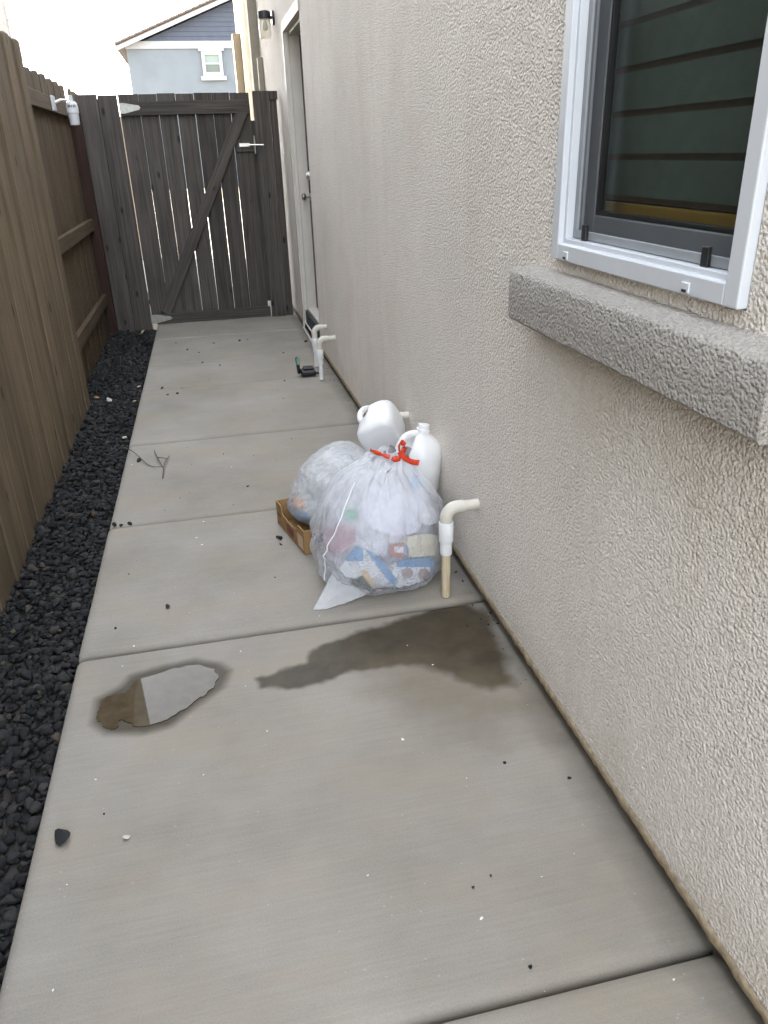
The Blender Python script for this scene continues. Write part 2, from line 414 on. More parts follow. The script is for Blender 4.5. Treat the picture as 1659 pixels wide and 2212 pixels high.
def scatter(name, items, mat, seed=1):
    VV = []; FF = []; RR = []; b = 0; rs = random.Random(seed)
    for (x, y, z, s) in items:
        V, F = PROTO[rs.randrange(len(PROTO))]
        W = (V*s) @ rot_rand(rs).T + np.array((x, y, z)); VV.append(W); FF.append(F+b); b += len(V)
        RR.append(np.full(len(V), rs.random()))
    V = np.concatenate(VV); F = np.concatenate(FF); R = np.concatenate(RR)
    me = bpy.data.meshes.new(name); me.vertices.add(len(V)); me.vertices.foreach_set('co', V.ravel())
    me.loops.add(F.size); me.loops.foreach_set('vertex_index', F.ravel().astype(np.int32))
    me.polygons.add(len(F)); me.polygons.foreach_set('loop_start', np.arange(0, F.size, 3, dtype=np.int32))
    me.update(calc_edges=True); me.validate()
    a = me.attributes.new('rnd', 'FLOAT', 'POINT'); a.data.foreach_set('value', R.astype(np.float32))
    return data_obj(name, me, mat)
bed = box('gravel_base', (-1.15, -1.5, -.12), (LE(3)-.012, 7.25, -.058), MAT['dirt']); tag(bed, 'dark soil under the lava rock beside the path', 'soil', kind='structure')
rs = random.Random(3); items = []
y = -.2
while y < 7.22:
    fence_x = -.86 if y > 4.8 else -.81
    step = .0185
    x = fence_x - .02
    while x < LE(y) - .004:
        s = rs.choice((.008, .010, .012, .014, .016, .018, .022))*rs.uniform(.85, 1.1)
        xx = x+rs.uniform(-.012, .012); yy = y+rs.uniform(-.012, .012)
        h = -.040 + .012*nz(xx, yy, 0, 5) + rs.uniform(-.012, .010) + .02*max(0, (-.72-xx)/.12)*(1 if y < 4.8 else .5)
        if xx + s*1.0 > LE(yy) - .001: h -= .004; xx = LE(yy)-.002-s*1.0
        items.append((xx, yy, h, s)); x += step
    y += step
gr = scatter('lava_gravel', items, MAT['rock'], 5); tag(gr, 'bed of black lava rock between fence and concrete path', 'gravel', kind='stuff')
tag(gr, None, None)
# ------------------------------------------------------------------ timber pieces
def board_mesh(w, t, h, top='flat', bev=.002):
    """long axis Z from 0 to h, width along X centred, thickness along Y centred"""
    bm = bmesh.new(); add_box(bm, (-w/2, -t/2, 0), (w/2, t/2, h), bev, 1)
    if top == 'dog':
        for v in bm.verts:
            if v.co.z > h-.01:
                k = abs(v.co.x)/(w/2); v.co.z -= .025*max(0, (k-.5))/.5*1
    bmesh.ops.recalc_face_normals(bm, faces=bm.faces)
    me = bpy.data.meshes.new('board'); bm.to_mesh(me); bm.free(); return me
def dog_mesh(w, t, h, r=.03):
    pr = [(-w/2, 0), (w/2, 0), (w/2, h-r), (w/2-r*.35, h-r*.3), (w/2-r, h), (-w/2+r, h), (-w/2+r*.35, h-r*.3), (-w/2, h-r)]
    n = len(pr); V = [(x, -t/2, z) for x, z in pr]+[(x, t/2, z) for x, z in pr]
    F = [tuple(range(n)), tuple(range(2*n-1, n-1, -1))]+[(k, k+n, (k+1) % n+n, (k+1) % n) for k in range(n)]
    me = bpy.data.meshes.new('board'); me.from_pydata(V, [], F); me.update()
    bm = bmesh.new(); bm.from_mesh(me); bmesh.ops.recalc_face_normals(bm, faces=bm.faces)
    bmesh.ops.bevel(bm, geom=[e for e in bm.edges if abs((e.verts[0].co-e.verts[1].co).z) > h*.5], offset=.002, segments=1, affect='EDGES')
    bm.to_mesh(me); bm.free(); return me
fence = empty('wood_fence', (-.85, 2.5, 0), 'weathered brown board fence along the lava rock strip, opposite the stucco wall', 'fence')
def child(o, par):
    o.parent = par; o.matrix_parent_inverse = Matrix.Translation(-par.location); return o
def put(name, me, mat, par, loc, rot=(0, 0, 0)):
    if not me.materials: me.materials.append(mat)
    o = bpy.data.objects.new(name, me); COL.objects.link(o); o.location = loc; o.rotation_euler = rot; return child(o, par)
FN = -.815        # face of the near section
BW = [dog_mesh(.140, .016, 2.0, .014), dog_mesh(.092, .016, 2.0, .012)]
for m_ in BW: m_.materials.append(MAT['fence'])
y = 4.93; k = 0; rs = random.Random(11)
while y > -1.6:      # near section: boards face the path, every second one set back a little
    wd = .140 if k % 2 == 0 else .092
    yy = y - wd/2
    off = 0 if k % 2 == 0 else -.0055
    put('fence_board', BW[k % 2], None, fence, (FN-.008+off+rs.uniform(-.002, .002), yy, -.075+rs.uniform(-.005, .005)), (rs.uniform(-.002, .002), rs.uniform(-.002, .002), PI/2+rs.uniform(-.012, .012)))
    y -= wd + rs.uniform(.0003, .0018); k += 1
for z in (.27, .86, 1.70):
    o = put('fence_rail', board_mesh(.085, .034, 6.3), MAT['fence'], fence, (FN-.047, -1.5, z))
    o.rotation_euler = Matrix(((0, 1, 0), (0, 0, 1), (1, 0, 0))).to_euler()
FB = -.925        # far section boards behind the rails
FBM = [dog_mesh(.138, .016, 1.96), dog_mesh(.138, .016, 1.95)]
for m_ in FBM: m_.materials.append(MAT['fence_far'])
y = 7.18; k = 0
while y > 4.86:
    put('fence_board', FBM[k % 2], None, fence, (FB+(.0 if k % 2 else -.004), y-.069, -.075+rs.uniform(-.008, .008)), (0, rs.uniform(-.002, .002), PI/2+rs.uniform(-.015, .015)))
    y -= .1395; k += 1
for z, hgt, nm in ((.27, .09, 'fence_rail'), (.875, .09, 'fence_rail'), (1.705, .09, 'fence_rail')):
    bm = bmesh.new(); add_box(bm, (-hgt/2, -.019, 0), (hgt/2, .019, 2.3), .003, 1)
    me = bpy.data.meshes.new('rail'); bm.to_mesh(me); bm.free()
    # long axis Z -> +Y ; local X -> world Z ; local Y -> world X
    o = put(nm, me, MAT['fence_far'], fence, (0, 0, 0))
    o.rotation_euler = Matrix(((0, 1, 0), (0, 0, 1), (1, 0, 0))).to_euler(); o.location = (FB+.008+.020, 4.86, z)
put('fence_post', board_mesh(.09, .09, 1.86), MAT['post'], fence, (-.885, 7.215-.02, -.1))
put('fence_post', board_mesh(.09, .09, 1.80), MAT['post'], fence, (-.885, 4.80, -.1))
# section past the gate
y = 7.42
while y < 12.5:
    put('fence_board', FBM[0], None, fence, (FB, y+.069, -.075+rs.uniform(-.01, .01)), (0, 0, PI/2)); y += .1395
# ------------------------------------------------------------------ gate
GY = 7.27
panel = empty('gate_side_panel', (-.69, GY, 0), 'fixed panel of two grey boards between corner post and gate hinges', 'fence panel')
def gp(x0, x1, z0, z1, y0, th, nm, par, mat='gate', x0t=None, x1t=None):
    x0t = x0 if x0t is None else x0t; x1t = x1 if x1t is None else x1t
    cx = (x0+x1)/2
    V = [(x0-cx, 0, 0), (x1-cx, 0, 0), (x1t-cx, 0, z1-z0), (x0t-cx, 0, z1-z0)]
    V += [(a, th, c) for a, b_, c in V]
    F = [(0, 1, 2, 3), (7, 6, 5, 4), (0, 4, 5, 1), (1, 5, 6, 2), (2, 6, 7, 3), (3, 7, 4, 0)]
    bm = bmesh.new(); vs = [bm.verts.new(v) for v in V]
    for f in F: bm.faces.new([vs[i] for i in f])
    bmesh.ops.recalc_face_normals(bm, faces=bm.faces); bmesh.ops.bevel(bm, geom=list(bm.edges), offset=.0015, segments=1, affect='EDGES')
    me = bpy.data.meshes.new(nm); bm.to_mesh(me); bm.free()
    return put(nm, me, MAT[mat], par, (cx, y0, z0))
gp(-.868, -.697, -.05, 1.83, GY-.02, .02, 'board', panel); gp(-.693, -.545, -.06, 1.825, GY-.012, .02, 'board', panel)
gp(-.70, -.60, -.08, 1.80, GY+.012, .09, 'post', panel)
gate = empty('wooden_gate', (0, GY, 0), 'grey weathered plank gate with diagonal brace and metal latch', 'gate')
xs_b = [-.540, -.381, -.236, -.090, .055, .200, .344, .503]
gapw = [(.005, .005), (.0022, .0012), (.0028, .0001), (.0045, .004), (.004, .0045), (.0012, .0045), (.0040, .0018), (.003, .002)]
for k in range(7):
    a0 = xs_b[k]+gapw[k][1]/2; a1 = xs_b[k+1]-gapw[k+1][1]/2
    b0 = xs_b[k]+gapw[k][0]/2; b1 = xs_b[k+1]-gapw[k+1][0]/2
    gp(a0, a1, .05, 1.83+random.uniform(-.004, .004), GY+.001, .017, 'plank', gate, 'gate', b0, b1)
gp(-.528, .497, 1.675, 1.775, GY-.036, .036, 'top_rail', gate)
gp(-.50, .520, .008, .098, GY-.036, .036, 'bottom_rail', gate)
# rails get grain along their length: turn them
for o in list(gate.children):
    if o.name.startswith(('top_rail', 'bottom_rail')):
        me = o.data; me.transform(Matrix.Rotation(PI/2, 4, 'Y'))
        me.transform(Matrix.Translation((0, 0, 0))); o.rotation_euler = (0, -PI/2, 0)
def brace(p0, p1, wd, y0, th, par, nm):
    d = Vector((p1[0]-p0[0], 0, p1[1]-p0[1])); L = d.length
    me = board_mesh(wd, th, L); o = put(nm, me, MAT['gate'], par, (p0[0], y0+th/2, p0[1])); o.rotation_euler = (0, math.atan2(d.x, d.z), 0); return o
brace((-.415, .10), (.440, 1.700), .090, GY-.034, .032, gate, 'diagonal_brace')
gp(.355, .503, 1.385, 1.475, GY-.019, .019, 'latch_block', gate)
# hinge strap, latch
def plate(nm, pts, y0, th, mat, par):
    n = len(pts); V = [(x, y0, z) for x, z in pts]+[(x, y0-th, z) for x, z in pts]
    F = [tuple(range(n)), tuple(range(2*n-1, n-1, -1))]+[(k, (k+1) % n, (k+1) % n+n, k+n) for k in range(n)]
    bm = bmesh.new(); vs = [bm.verts.new(v) for v in V]; [bm.faces.new([vs[i] for i in f]) for f in F]
    bmesh.ops.recalc_face_normals(bm, faces=bm.faces); me = bpy.data.meshes.new(nm); bm.to_mesh(me); bm.free()
    return put(nm, me, MAT[mat], par, (0, 0, 0))
plate('hinge_strap', [(-.536, 1.690), (-.536, 1.765), (-.50, 1.765), (-.385, 1.745), (-.373, 1.732), (-.385, 1.715), (-.50, 1.690)], GY-.0365, .004, 'galv', gate)
plate('hinge_strap', [(-.545, .02), (-.545, .095), (-.50, .095), (-.375, .072), (-.360, .058), (-.375, .045), (-.50, .02)], GY-.0365, .004, 'galv', gate)
lt = plate('latch', [(.385, 1.425), (.385, 1.450), (.47, 1.450), (.47, 1.425)], GY-.020, .006, 'steel', gate)
o = tube('latch_bar', [(.46, GY-.032, 1.437), (.585, GY-.045, 1.434)], .006, MAT['steel']); child(o, gate)
o = tube('latch_bolt', [(.512, GY-.020, 1.50), (.512, GY-.030, 1.50), (.512, GY-.034, 1.37), (.512, GY-.020, 1.37)], .007, MAT['galv']); child(o, gate)
rp = empty('gate_post', (.62, GY, 0), 'grey timber latch post of the gate beside the stucco wall', 'post')
gp(.530, .664, .002, 1.835, GY-.02, .02, 'board', rp); gp(.668, .728, .002, 1.835, GY+.006, .02, 'board', rp)
gp(.545, .63, .002, 1.79, GY+.003, .085, 'post', rp); gp(.496, .544, .14, 1.62, GY+.022, .03, 'stop_strip', rp); gp(.664, .736, 1.77, 1.834, GY-.016, .02, 'cap_block', rp)
# ------------------------------------------------------------------ own house
house = empty('stucco_house', (WALL+2, 3, 0), 'house with beige stucco wall running along the path, its window and side door', 'house')
WINY = (.985, 1.640); WINZ = (1.135, 2.36)
DY = (5.66, 6.58); DZ = (.05, 2.165)
def wall_mesh():
    Y0, Y1, Z0, Z1 = -1.6, 8.72, .06, 3.6
    ycuts = [Y0, WINY[0], WINY[1], DY[0], DY[1], Y1]; V = []; F = []
    def rect(ya, yb, za, zb):
        b = len(V); V.extend([(WALL, ya, za), (WALL, yb, za), (WALL, yb, zb), (WALL, ya, zb)]); F.append((b, b+3, b+2, b+1))
    rect(Y0, WINY[0], Z0, Z1); rect(WINY[1], DY[0], Z0, Z1); rect(DY[1], Y1, Z0, Z1)
    rect(*WINY, Z0, WINZ[0]); rect(*WINY, WINZ[1], Z1); rect(*DY, DZ[1], Z1)
    def reveal(ya, yb, za, zb, d, bottom=True):
        def q(a, b_, c, e): n = len(V); V.extend([a, b_, c, e]); F.append((n, n+1, n+2, n+3))
        X0, X1 = WALL, WALL+d
        q((X0, ya, za), (X0, ya, zb), (X1, ya, zb), (X1, ya, za)); q((X0, yb, za), (X1, yb, za), (X1, yb, zb), (X0, yb, zb))
        q((X0, ya, zb), (X0, yb, zb), (X1, yb, zb), (X1, ya, zb))
        if bottom: q((X0, ya, za), (X1, ya, za), (X1, yb, za), (X0, yb, za))
    reveal(*WINY, *WINZ, .07); reveal(*DY, *DZ, .15, False)
    # lower return lip, ends and body of the house behind
    b = len(V); V.extend([(WALL, Y0, Z0), (WALL, Y1, Z0), (WALL+.03, Y1, Z0), (WALL+.03, Y0, Z0)]); F.append((b, b+1, b+2, b+3))
    b = len(V); V.extend([(WALL, Y1, Z0), (8, Y1, Z0), (8, Y1, Z1), (WALL, Y1, Z1), (WALL, Y0, Z0), (8, Y0, Z0), (8, Y0, Z1), (WALL, Y0, Z1)])
    F.extend([(b, b+1, b+2, b+3), (b+4, b+7, b+6, b+5), (b+1, b+5, b+6, b+2), (b+2, b+6, b+7, b+3)])
    return V, F
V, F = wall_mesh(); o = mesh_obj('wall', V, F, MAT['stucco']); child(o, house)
o = box('foundation', (WALL+.022, -1.55, -.12), (7.9, DY[0], .058), MAT['foundation']); child(o, house)
o = box('foundation', (WALL+.022, DY[1], -.12), (7.9, 8.7, .058), MAT['foundation']); child(o, house)
def screed(ya, yb):
    V = []; F = []; ys = np.arange(ya, yb, .012)
    for yv in ys:
        a = .004*nz(0, yv, 0, 22)+.003*nz(0, yv, 4, 70)
        V += [(WALL-.001, yv, .064), (WALL-.004-a*.5, yv, .058), (WALL-.0035-a*.5, yv, .040-a), (WALL+.004, yv, .034-a*1.4), (WALL+.024, yv, .034)]
    for j in range(len(ys)-1):
        for i in range(4): F.append((j*5+i, j*5+i+1, (j+1)*5+i+1, (j+1)*5+i))
    o = mesh_obj('base_strip', V, F, MAT['screed'], None, True); child(o, house)
screed(-1.5, DY[0]-.01); screed(DY[1]+.01, 8.7)
# far jut of the same house catching the sun: vertical trims
o = box('trim', (WALL-.085, 8.75, .06), (WALL+.4, 8.95, 3.5), MAT['trim_tan']); child(o, house)
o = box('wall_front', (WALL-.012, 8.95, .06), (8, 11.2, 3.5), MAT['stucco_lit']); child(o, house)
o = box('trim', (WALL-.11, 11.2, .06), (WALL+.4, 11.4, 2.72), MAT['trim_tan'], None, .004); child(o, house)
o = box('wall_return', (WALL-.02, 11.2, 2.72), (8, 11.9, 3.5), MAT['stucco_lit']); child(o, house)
o = box('meter_box', (WALL-.05, 8.50, 1.75), (WALL-.0015, 8.62, 2.20), MAT['trim_tan'], None, .006); child(o, house)
# unseen roof, set low with almost no eave so skylight reaches the sill
o = mesh_obj('roof', [(WALL-.04, -2, 3.45), (WALL-.04, 12, 3.45), (4.4, 12, 5.0), (4.4, -2, 5.0), (8.4, -2, 3.45), (8.4, 12, 3.45), (WALL-.04, -2, 3.6), (WALL-.04, 12, 3.6), (4.4, 12, 5.15), (4.4, -2, 5.15), (8.4, -2, 3.6), (8.4, 12, 3.6)],
    [(0, 1, 2, 3), (3, 2, 5, 4), (6, 9, 8, 7), (9, 10, 11, 8), (0, 6, 7, 1), (4, 5, 11, 10), (0, 3, 9, 6), (3, 4, 10, 9), (1, 7, 8, 2), (2, 8, 11, 5)], plain('roof_brown', (.16, .11, .085), .8)); child(o, house)
# stucco sill
def sill():
    bm = bmesh.new()
    y0, y1, x0, x1 = .842, 1.762, WALL-.060, WALL-.0005
    ny = 90; prof = [(x1, .985), (x0+.006, .985), (x0, .992), (x0, 1.035), (x0, 1.088), (x0+.003, 1.095), (x0+.009, 1.099), (x1, 1.110)]
    rings = []
    for j in range(ny+1):
        yv = y0+(y1-y0)*j/ny
        e = 1 if 0 < j < ny else .0
        rings.append([bm.verts.new((x+(.0016*nz(x, yv, z, 45) if x < x1 else 0), yv+.0015*nz(x, 2, z, 60), z+.0016*nz(x, yv, z, 40))) for x, z in prof])
    for a, b in zip(rings, rings[1:]):
        for i in range(len(prof)-1): bm.faces.new((a[i], a[i+1], b[i+1], b[i]))
    bm.faces.new(rings[0]); bm.faces.new(rings[-1][::-1])
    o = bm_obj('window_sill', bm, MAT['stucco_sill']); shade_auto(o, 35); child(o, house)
sill()
# window
def frame_ring(nm, ya, yb, za, zb, w_, x0, x1, mat, par, bev=.002, wb=None):
    wb = wb or w_
    bm = bmesh.new()
    add_box(bm, (x0, ya, za), (x1, ya+w_, zb), bev, 2); add_box(bm, (x0, yb-w_, za), (x1, yb, zb), bev, 2)
    add_box(bm, (x0, ya+w_, za), (x1, yb-w_, za+wb), bev, 2); add_box(bm, (x0, ya+w_, zb-w_), (x1, yb-w_, zb), bev, 2)
    return child(bm_obj(nm, bm, MAT[mat]), par) if par else bm_obj(nm, bm, MAT[mat])
win = frame_ring('window_frame', WINY[0]+.002, WINY[1]-.002, WINZ[0]+.002, WINZ[1]-.002, .034, WALL-.016, WALL+.065, 'vinyl', house, .003, .034)
def sub(o, par):
    o.parent = par; o.matrix_parent_inverse = Matrix.Translation(-house.location) if par.parent is house else Matrix.Translation(-par.location); return o
def subhouse(o, par):
    o.parent = par; o.matrix_parent_inverse = par.matrix_basis.inverted() @ Matrix.Translation((0, 0, 0)); return o
y0, y1, z0, z1 = WINY[0]+.036, WINY[1]-.036, WINZ[0]+.036, WINZ[1]-.036
def wsub(o): o.parent = win; return o      # the frame mesh sits at the world origin, so children keep world coordinates
def boxw(nm, lo, hi, mat, bev=0):
    o = box(nm, lo, hi, mat, None, bev); return wsub(o)
wsub(frame_ring('track', y0-.0015, y1+.0015, z0-.0015, z1+.0015, .011, WALL-.004, WALL+.062, 'vinyl', None, .0015))
wsub(frame_ring('screen_frame', y0+.011, y1-.011, z0+.011, z1-.011, .016, WALL+.012, WALL+.022, 'vinyl_grey', None, .001))
wsub(frame_ring('sash', y0+.011, y1-.011, z0+.011, z1-.011, .046, WALL+.034, WALL+.058, 'vinyl_grey', None, .003))
wsub(frame_ring('glazing_bead', y0+.0572, y1-.0572, z0+.0572, z1-.0572, .008, WALL+.036, WALL+.050, 'black', None, .001))
def mk_glass():
    m = M('window_glass', .02, (1, 1, 1), .5)
    t = m.n('BsdfTransparent'); t.inputs[0].default_value = (.84, .88, .86, 1); g = m.n('BsdfGlossy'); g.inputs['Roughness'].default_value = .02
    lw = m.n('LayerWeight'); lw.inputs[0].default_value = .5; fr = m.math('ADD', .045, m.math('MULTIPLY', m.math('POWER', lw.outputs['Facing'], 5.0), .9)); mx = m.n('MixShader'); m.l(fr, mx.inputs[0]); m.l(t.outputs[0], mx.inputs[1]); m.l(g.outputs[0], mx.inputs[2]); m.l(mx.outputs[0], m.out.inputs[0]); return m.m
def mk_screen():
    m = M('insect_screen', .8, (.02, .02, .02), .1)
    t = m.n('BsdfTransparent'); mx = m.n('MixShader'); mx.inputs[0].default_value = .24; m.l(t.outputs[0], mx.inputs[1]); m.l(m.p.outputs[0], mx.inputs[2]); m.l(mx.outputs[0], m.out.inputs[0]); return m.m
MAT['glass'] = mk_glass(); MAT['screen'] = mk_screen()
boxw('pane', (WALL+.044, y0+.056, z0+.056), (WALL+.048, y1-.056, z1-.056), MAT['glass'])
boxw('insect_screen', (WALL+.0165, y0+.026, z0+.026), (WALL+.0172, y1-.026, z1-.026), MAT['screen'])
for yy in (y1-.075, y0+.09):
    boxw('pull_tab', (WALL+.004, yy-.009, z0+.009), (WALL+.0115, yy+.009, z0+.04), MAT['black'], .0015)
for yy in (y1-.045, y0+.095):
    boxw('weep_cover', (WALL-.020, yy-.011, WINZ[0]+.007), (WALL-.0163, yy+.011, WINZ[0]+.023), MAT['vinyl'], .0015)
    boxw('weep_slot', (WALL-.0212, yy-.006, WINZ[0]+.0085), (WALL-.0203, yy+.006, WINZ[0]+.0125), MAT['black'])
# room behind: dark box, blind slats, timber inner sill
mroom = plain('room_dark', (.05, .05, .045), .9); mslat = plain('blind_slat', (.30, .38, .345), .6, .3); mgap = plain('ladder_brown', (.29, .23, .16), .8); morange = plain('inner_sill', (.92, .50, .08), .5, .4)
V = [(WALL+.075, .2, .9), (WALL+.075, 2.6, .9), (WALL+.075, 2.6, 2.5), (WALL+.075, .2, 2.5), (WALL+1.4, .2, .9), (WALL+1.4, 2.6, .9), (WALL+1.4, 2.6, 2.5), (WALL+1.4, .2, 2.5)]
wsub(mesh_obj('room_shell', V, [(4, 5, 6, 7), (0, 4, 7, 3), (1, 2, 6, 5), (0, 1, 5, 4), (3, 7, 6, 2)], mroom))
z = 1.262; k = 0
while z < 2.3:
    o = boxw('blind_slat', (WALL+.098, .95, z), (WALL+.102, 1.72, z+.066), mslat, .0); z += .078; k += 1
boxw('blind_backing', (WALL+.112, .95, 1.25), (WALL+.116, 1.72, 2.34), mgap)
boxw('blind_bottom_bar', (WALL+.092, .95, 1.222), (WALL+.108, 1.72, 1.248), morange, .003)
# side door
df = frame_ring('door_frame', DY[0]+.001, DY[1]-.001, .165, DZ[1]-.001, .02, WALL+.030, WALL+.148, 'paint_cream', house, .002)
def dsub(o): o.parent = df; return o
o = box('door_trim', (WALL-.010, DY[1]+.001, .02), (WALL-.0005, DY[1]+.075, DZ[1]+.07), MAT['paint_cream'], None, .003); child(o, house)
o = box('door_trim', (WALL-.010, DY[0]-.02, DZ[1]+.001), (WALL-.0005, DY[1]-.001, DZ[1]+.07), MAT['paint_cream'], None, .003); child(o, house)
o = box('door_jamb', (WALL+.002, DY[1]-.018, .165), (WALL+.028, DY[1]-.0015, DZ[1]-.003), MAT['paint_cream'], None, .002); child(o, house)
dsub(box('door', (WALL+.106, DY[0]+.022, .168), (WALL+.145, DY[1]-.022, DZ[1]-.022), plain('door_black', (.012, .010, .009), .5, .4)))
KY = 6.30; kp = at_x(655, 425, WALL+.050); KY = 6.485; KZ = kp.z; print('knob', kp)
bm = bmesh.new(); add_lathe(bm, [(.028, 0), (.028, .006), (.010, .010), (.010, .034), (.022, .040), (.028, .050), (.027, .061), (.018, .068), (.0, .0685)], 20)
for v in bm.verts: v.co = Vector((WALL+.1055-v.co.z, KY+v.co.x, KZ+v.co.y))
dsub(shade_auto(bm_obj('door_knob', bm, MAT['steel'])))
kd = at_x(661, 380, WALL+.075)
bm = bmesh.new(); add_lathe(bm, [(.031, 0), (.031, .008), (.026, .014), (.024, .024), (.0, .0245)], 20)
for v in bm.verts: v.co = Vector((WALL+.1055-v.co.z, KY+v.co.x, kd.z+v.co.y))
dsub(shade_auto(bm_obj('deadbolt', bm, MAT['steel'])))
o = box('door_step', (WALL+.012, DY[0]+.002, -.1), (WALL+.35, DY[1]-.002, .160), MAT['dark_step'], None, .004); child(o, house)
o = tube('drip_line', [(WALL-.012, DY[1]+.02, .018), (WALL-.02, DY[0]+.2, .014), (WALL-.016, DY[0]-.05, .014)], .008, MAT['pvc_cream']); child(o, house)
# ------------------------------------------------------------------ wall lamp
lamp = empty('wall_lamp', (WALL, 7.18, 2.3), 'black wall lantern with clear glass jar beside the door', 'lamp')
lc = at_y(571, 40, 7.18); LX, LZ = lc.x, lc.z
def lp(o): return child(o, lamp)
lp(lathe('back_plate', [(.0, 0), (.05, 0), (.05, .018), (.0, .02)], MAT['black'], None, 20, (0, 0, 0)))
bp = lamp.children[0]; bp.rotation_euler = (0, -PI/2, 0); bp.location = (WALL-.001, 7.18, LZ+.005); 
lp(tube('arm', [(WALL-.015, 7.18, LZ+.005), (LX+.03, 7.18, LZ+.012), (LX, 7.18, LZ+.02)], .011, MAT['black']))
lp(lathe('cap', [(.0, .045), (.03, .044), (.048, .036), (.05, -.010), (.048, -.012), (.0, -.012)], MAT['black'], None, 24, (LX, 7.18, LZ+.01)))
def mk_jar():
    m = M('jar_glass', .05, (1, 1, 1), .5)
    t = m.n('BsdfTransparent'); t.inputs[0].default_value = (.88, .87, .82, 1); g = m.n('BsdfGlossy'); g.inputs['Roughness'].default_value = .05
    lw = m.n('LayerWeight'); lw.inputs[0].default_value = .35; mx = m.n('MixShader'); m.l(lw.outputs['Facing'], mx.inputs[0]); m.l(t.outputs[0], mx.inputs[1]); m.l(g.outputs[0], mx.inputs[2]); m.l(mx.outputs[0], m.out.inputs[0]); return m.m
MAT['jar'] = mk_jar()
bm = bmesh.new(); n = 24
prof = [(.046, 0), (.048, -.03), (.048, -.11), (.040, -.135), (.0, -.137)]
rings = [[bm.verts.new((max(r, .001)*math.cos(2*PI*k/n), max(r, .001)*math.sin(2*PI*k/n), z)) for k in range(n)] for r, z in prof]
for a, b in zip(rings, rings[1:]):
    for k in range(n): bm.faces.new((a[k], a[(k+1) % n], b[(k+1) % n], b[k]))
lp(shade_auto(bm_obj('glass_jar', bm, MAT['jar'], None, False, (LX, 7.18, LZ))))
lp(lathe('bulb', [(.0, -.085), (.018, -.078), (.024, -.06), (.018, -.035), (.012, -.015), (.0, -.013)], plain('bulb_glass', (.6, .57, .5), .1), None, 16, (LX, 7.18, LZ)))
# ------------------------------------------------------------------ rain sensor on the fence
sen = empty('rain_sensor', (-.85, 6.4, 1.7), 'white plastic weather sensor on a bracket screwed to the top fence rail', 'sensor')
SX = FB+.008+.039
o = box('bracket', (SX+.0005, 6.08, 1.665), (SX+.014, 6.19, 1.755), MAT['white_plastic'], None, .003); child(o, sen)
o = tube('arm', [(SX+.010, 6.17, 1.715), (SX+.04, 6.24, 1.735), (SX+.075, 6.29, 1.735)], .009, MAT['white_plastic']); child(o, sen)
o = lathe('body', [(.0, -.115), (.030, -.112), (.033, -.10), (.036, -.04), (.040, -.038), (.040, .0), (.034, .022), (.026, .032), (.014, .034), (.013, .07), (.0, .072)], MAT['white_plastic'], None, 20, (SX+.10, 6.30, 1.695)); child(o, sen)
for k in range(5):
    a = -PI/2 - .5 + k*.28
    o = box('vent_slot', (-.003, -.003, -.008), (.003, .003, .008), MAT['black']); o.location = (SX+.10+.0385*math.cos(a), 6.30+.0385*math.sin(a), 1.695+.004); o.rotation_euler = (0, 0, a); child(o, sen)
# ------------------------------------------------------------------ drain pipes
def drain(x, y, zt, zc0, zc1, zr, label, s=1.0, stain='pvc_stained', wall=True, xw=WALL+.03):
    t = empty('drain_pipe', (x, y, 0), label, 'pipe', 'plastic drain pipes out of the stucco wall')
    r = .0145*s; re = .0205*s
    R_ = .036*s
    child(tube('lower_pipe', [(x, y, .0085), (x, y, zr+.004)], r, MAT[stain], None, 18), t)
    child(tube('reducer', [(x, y, zr), (x, y, zr+.003), (x, y, zc1+.001)], [.0185*s, .0195*s, .0195*s], MAT['pvc_white'], None, 18), t)
    child(tube('coupling', [(x, y, zc1), (x, y, zc1+.003), (x, y, zc0-.003), (x, y, zc0)], [.0225*s, .024*s, .024*s, .0225*s], MAT['pvc_white'], None, 20), t)
    zc = zt-re
    pts = [(x, y, zc0-.001), (x, y, zc-R_)]+[(x+R_-R_*math.cos(a), y, zc-R_+R_*math.sin(a)) for a in [PI/2*k/8 for k in range(1, 9)]]+[(x+R_+.022*s, y, zc)]
    child(tube('elbow', pts, re, MAT['pvc_cream'], None, 20), t)
    child(tube('outlet_pipe', [(x+R_+.020*s, y, zc), (xw, y, zc+.003)], re*.83, MAT['pvc_cream'], None, 20), t)
    return t
drain(.6455, 2.112, .352, .284, .213, .168, 'stained plastic drain pipe standing right beside the white trash bag')
drain(.646, 4.93, .292, .207, .147, .108, 'white drain pipe with black plastic device lying at its foot', .95, 'pvc_white')
drain(.662, 5.28, .295, .205, .15, .11, 'drain pipe out of the wall nearest the door step', .95, 'pvc_white')
_pw = at_x(882, 897, WALL)
drain(.668, _pw.y, _pw.z+.018, .205, .15, .11, 'cream pipe stub out of the wall behind the tilted jug', .95, 'pvc_white')
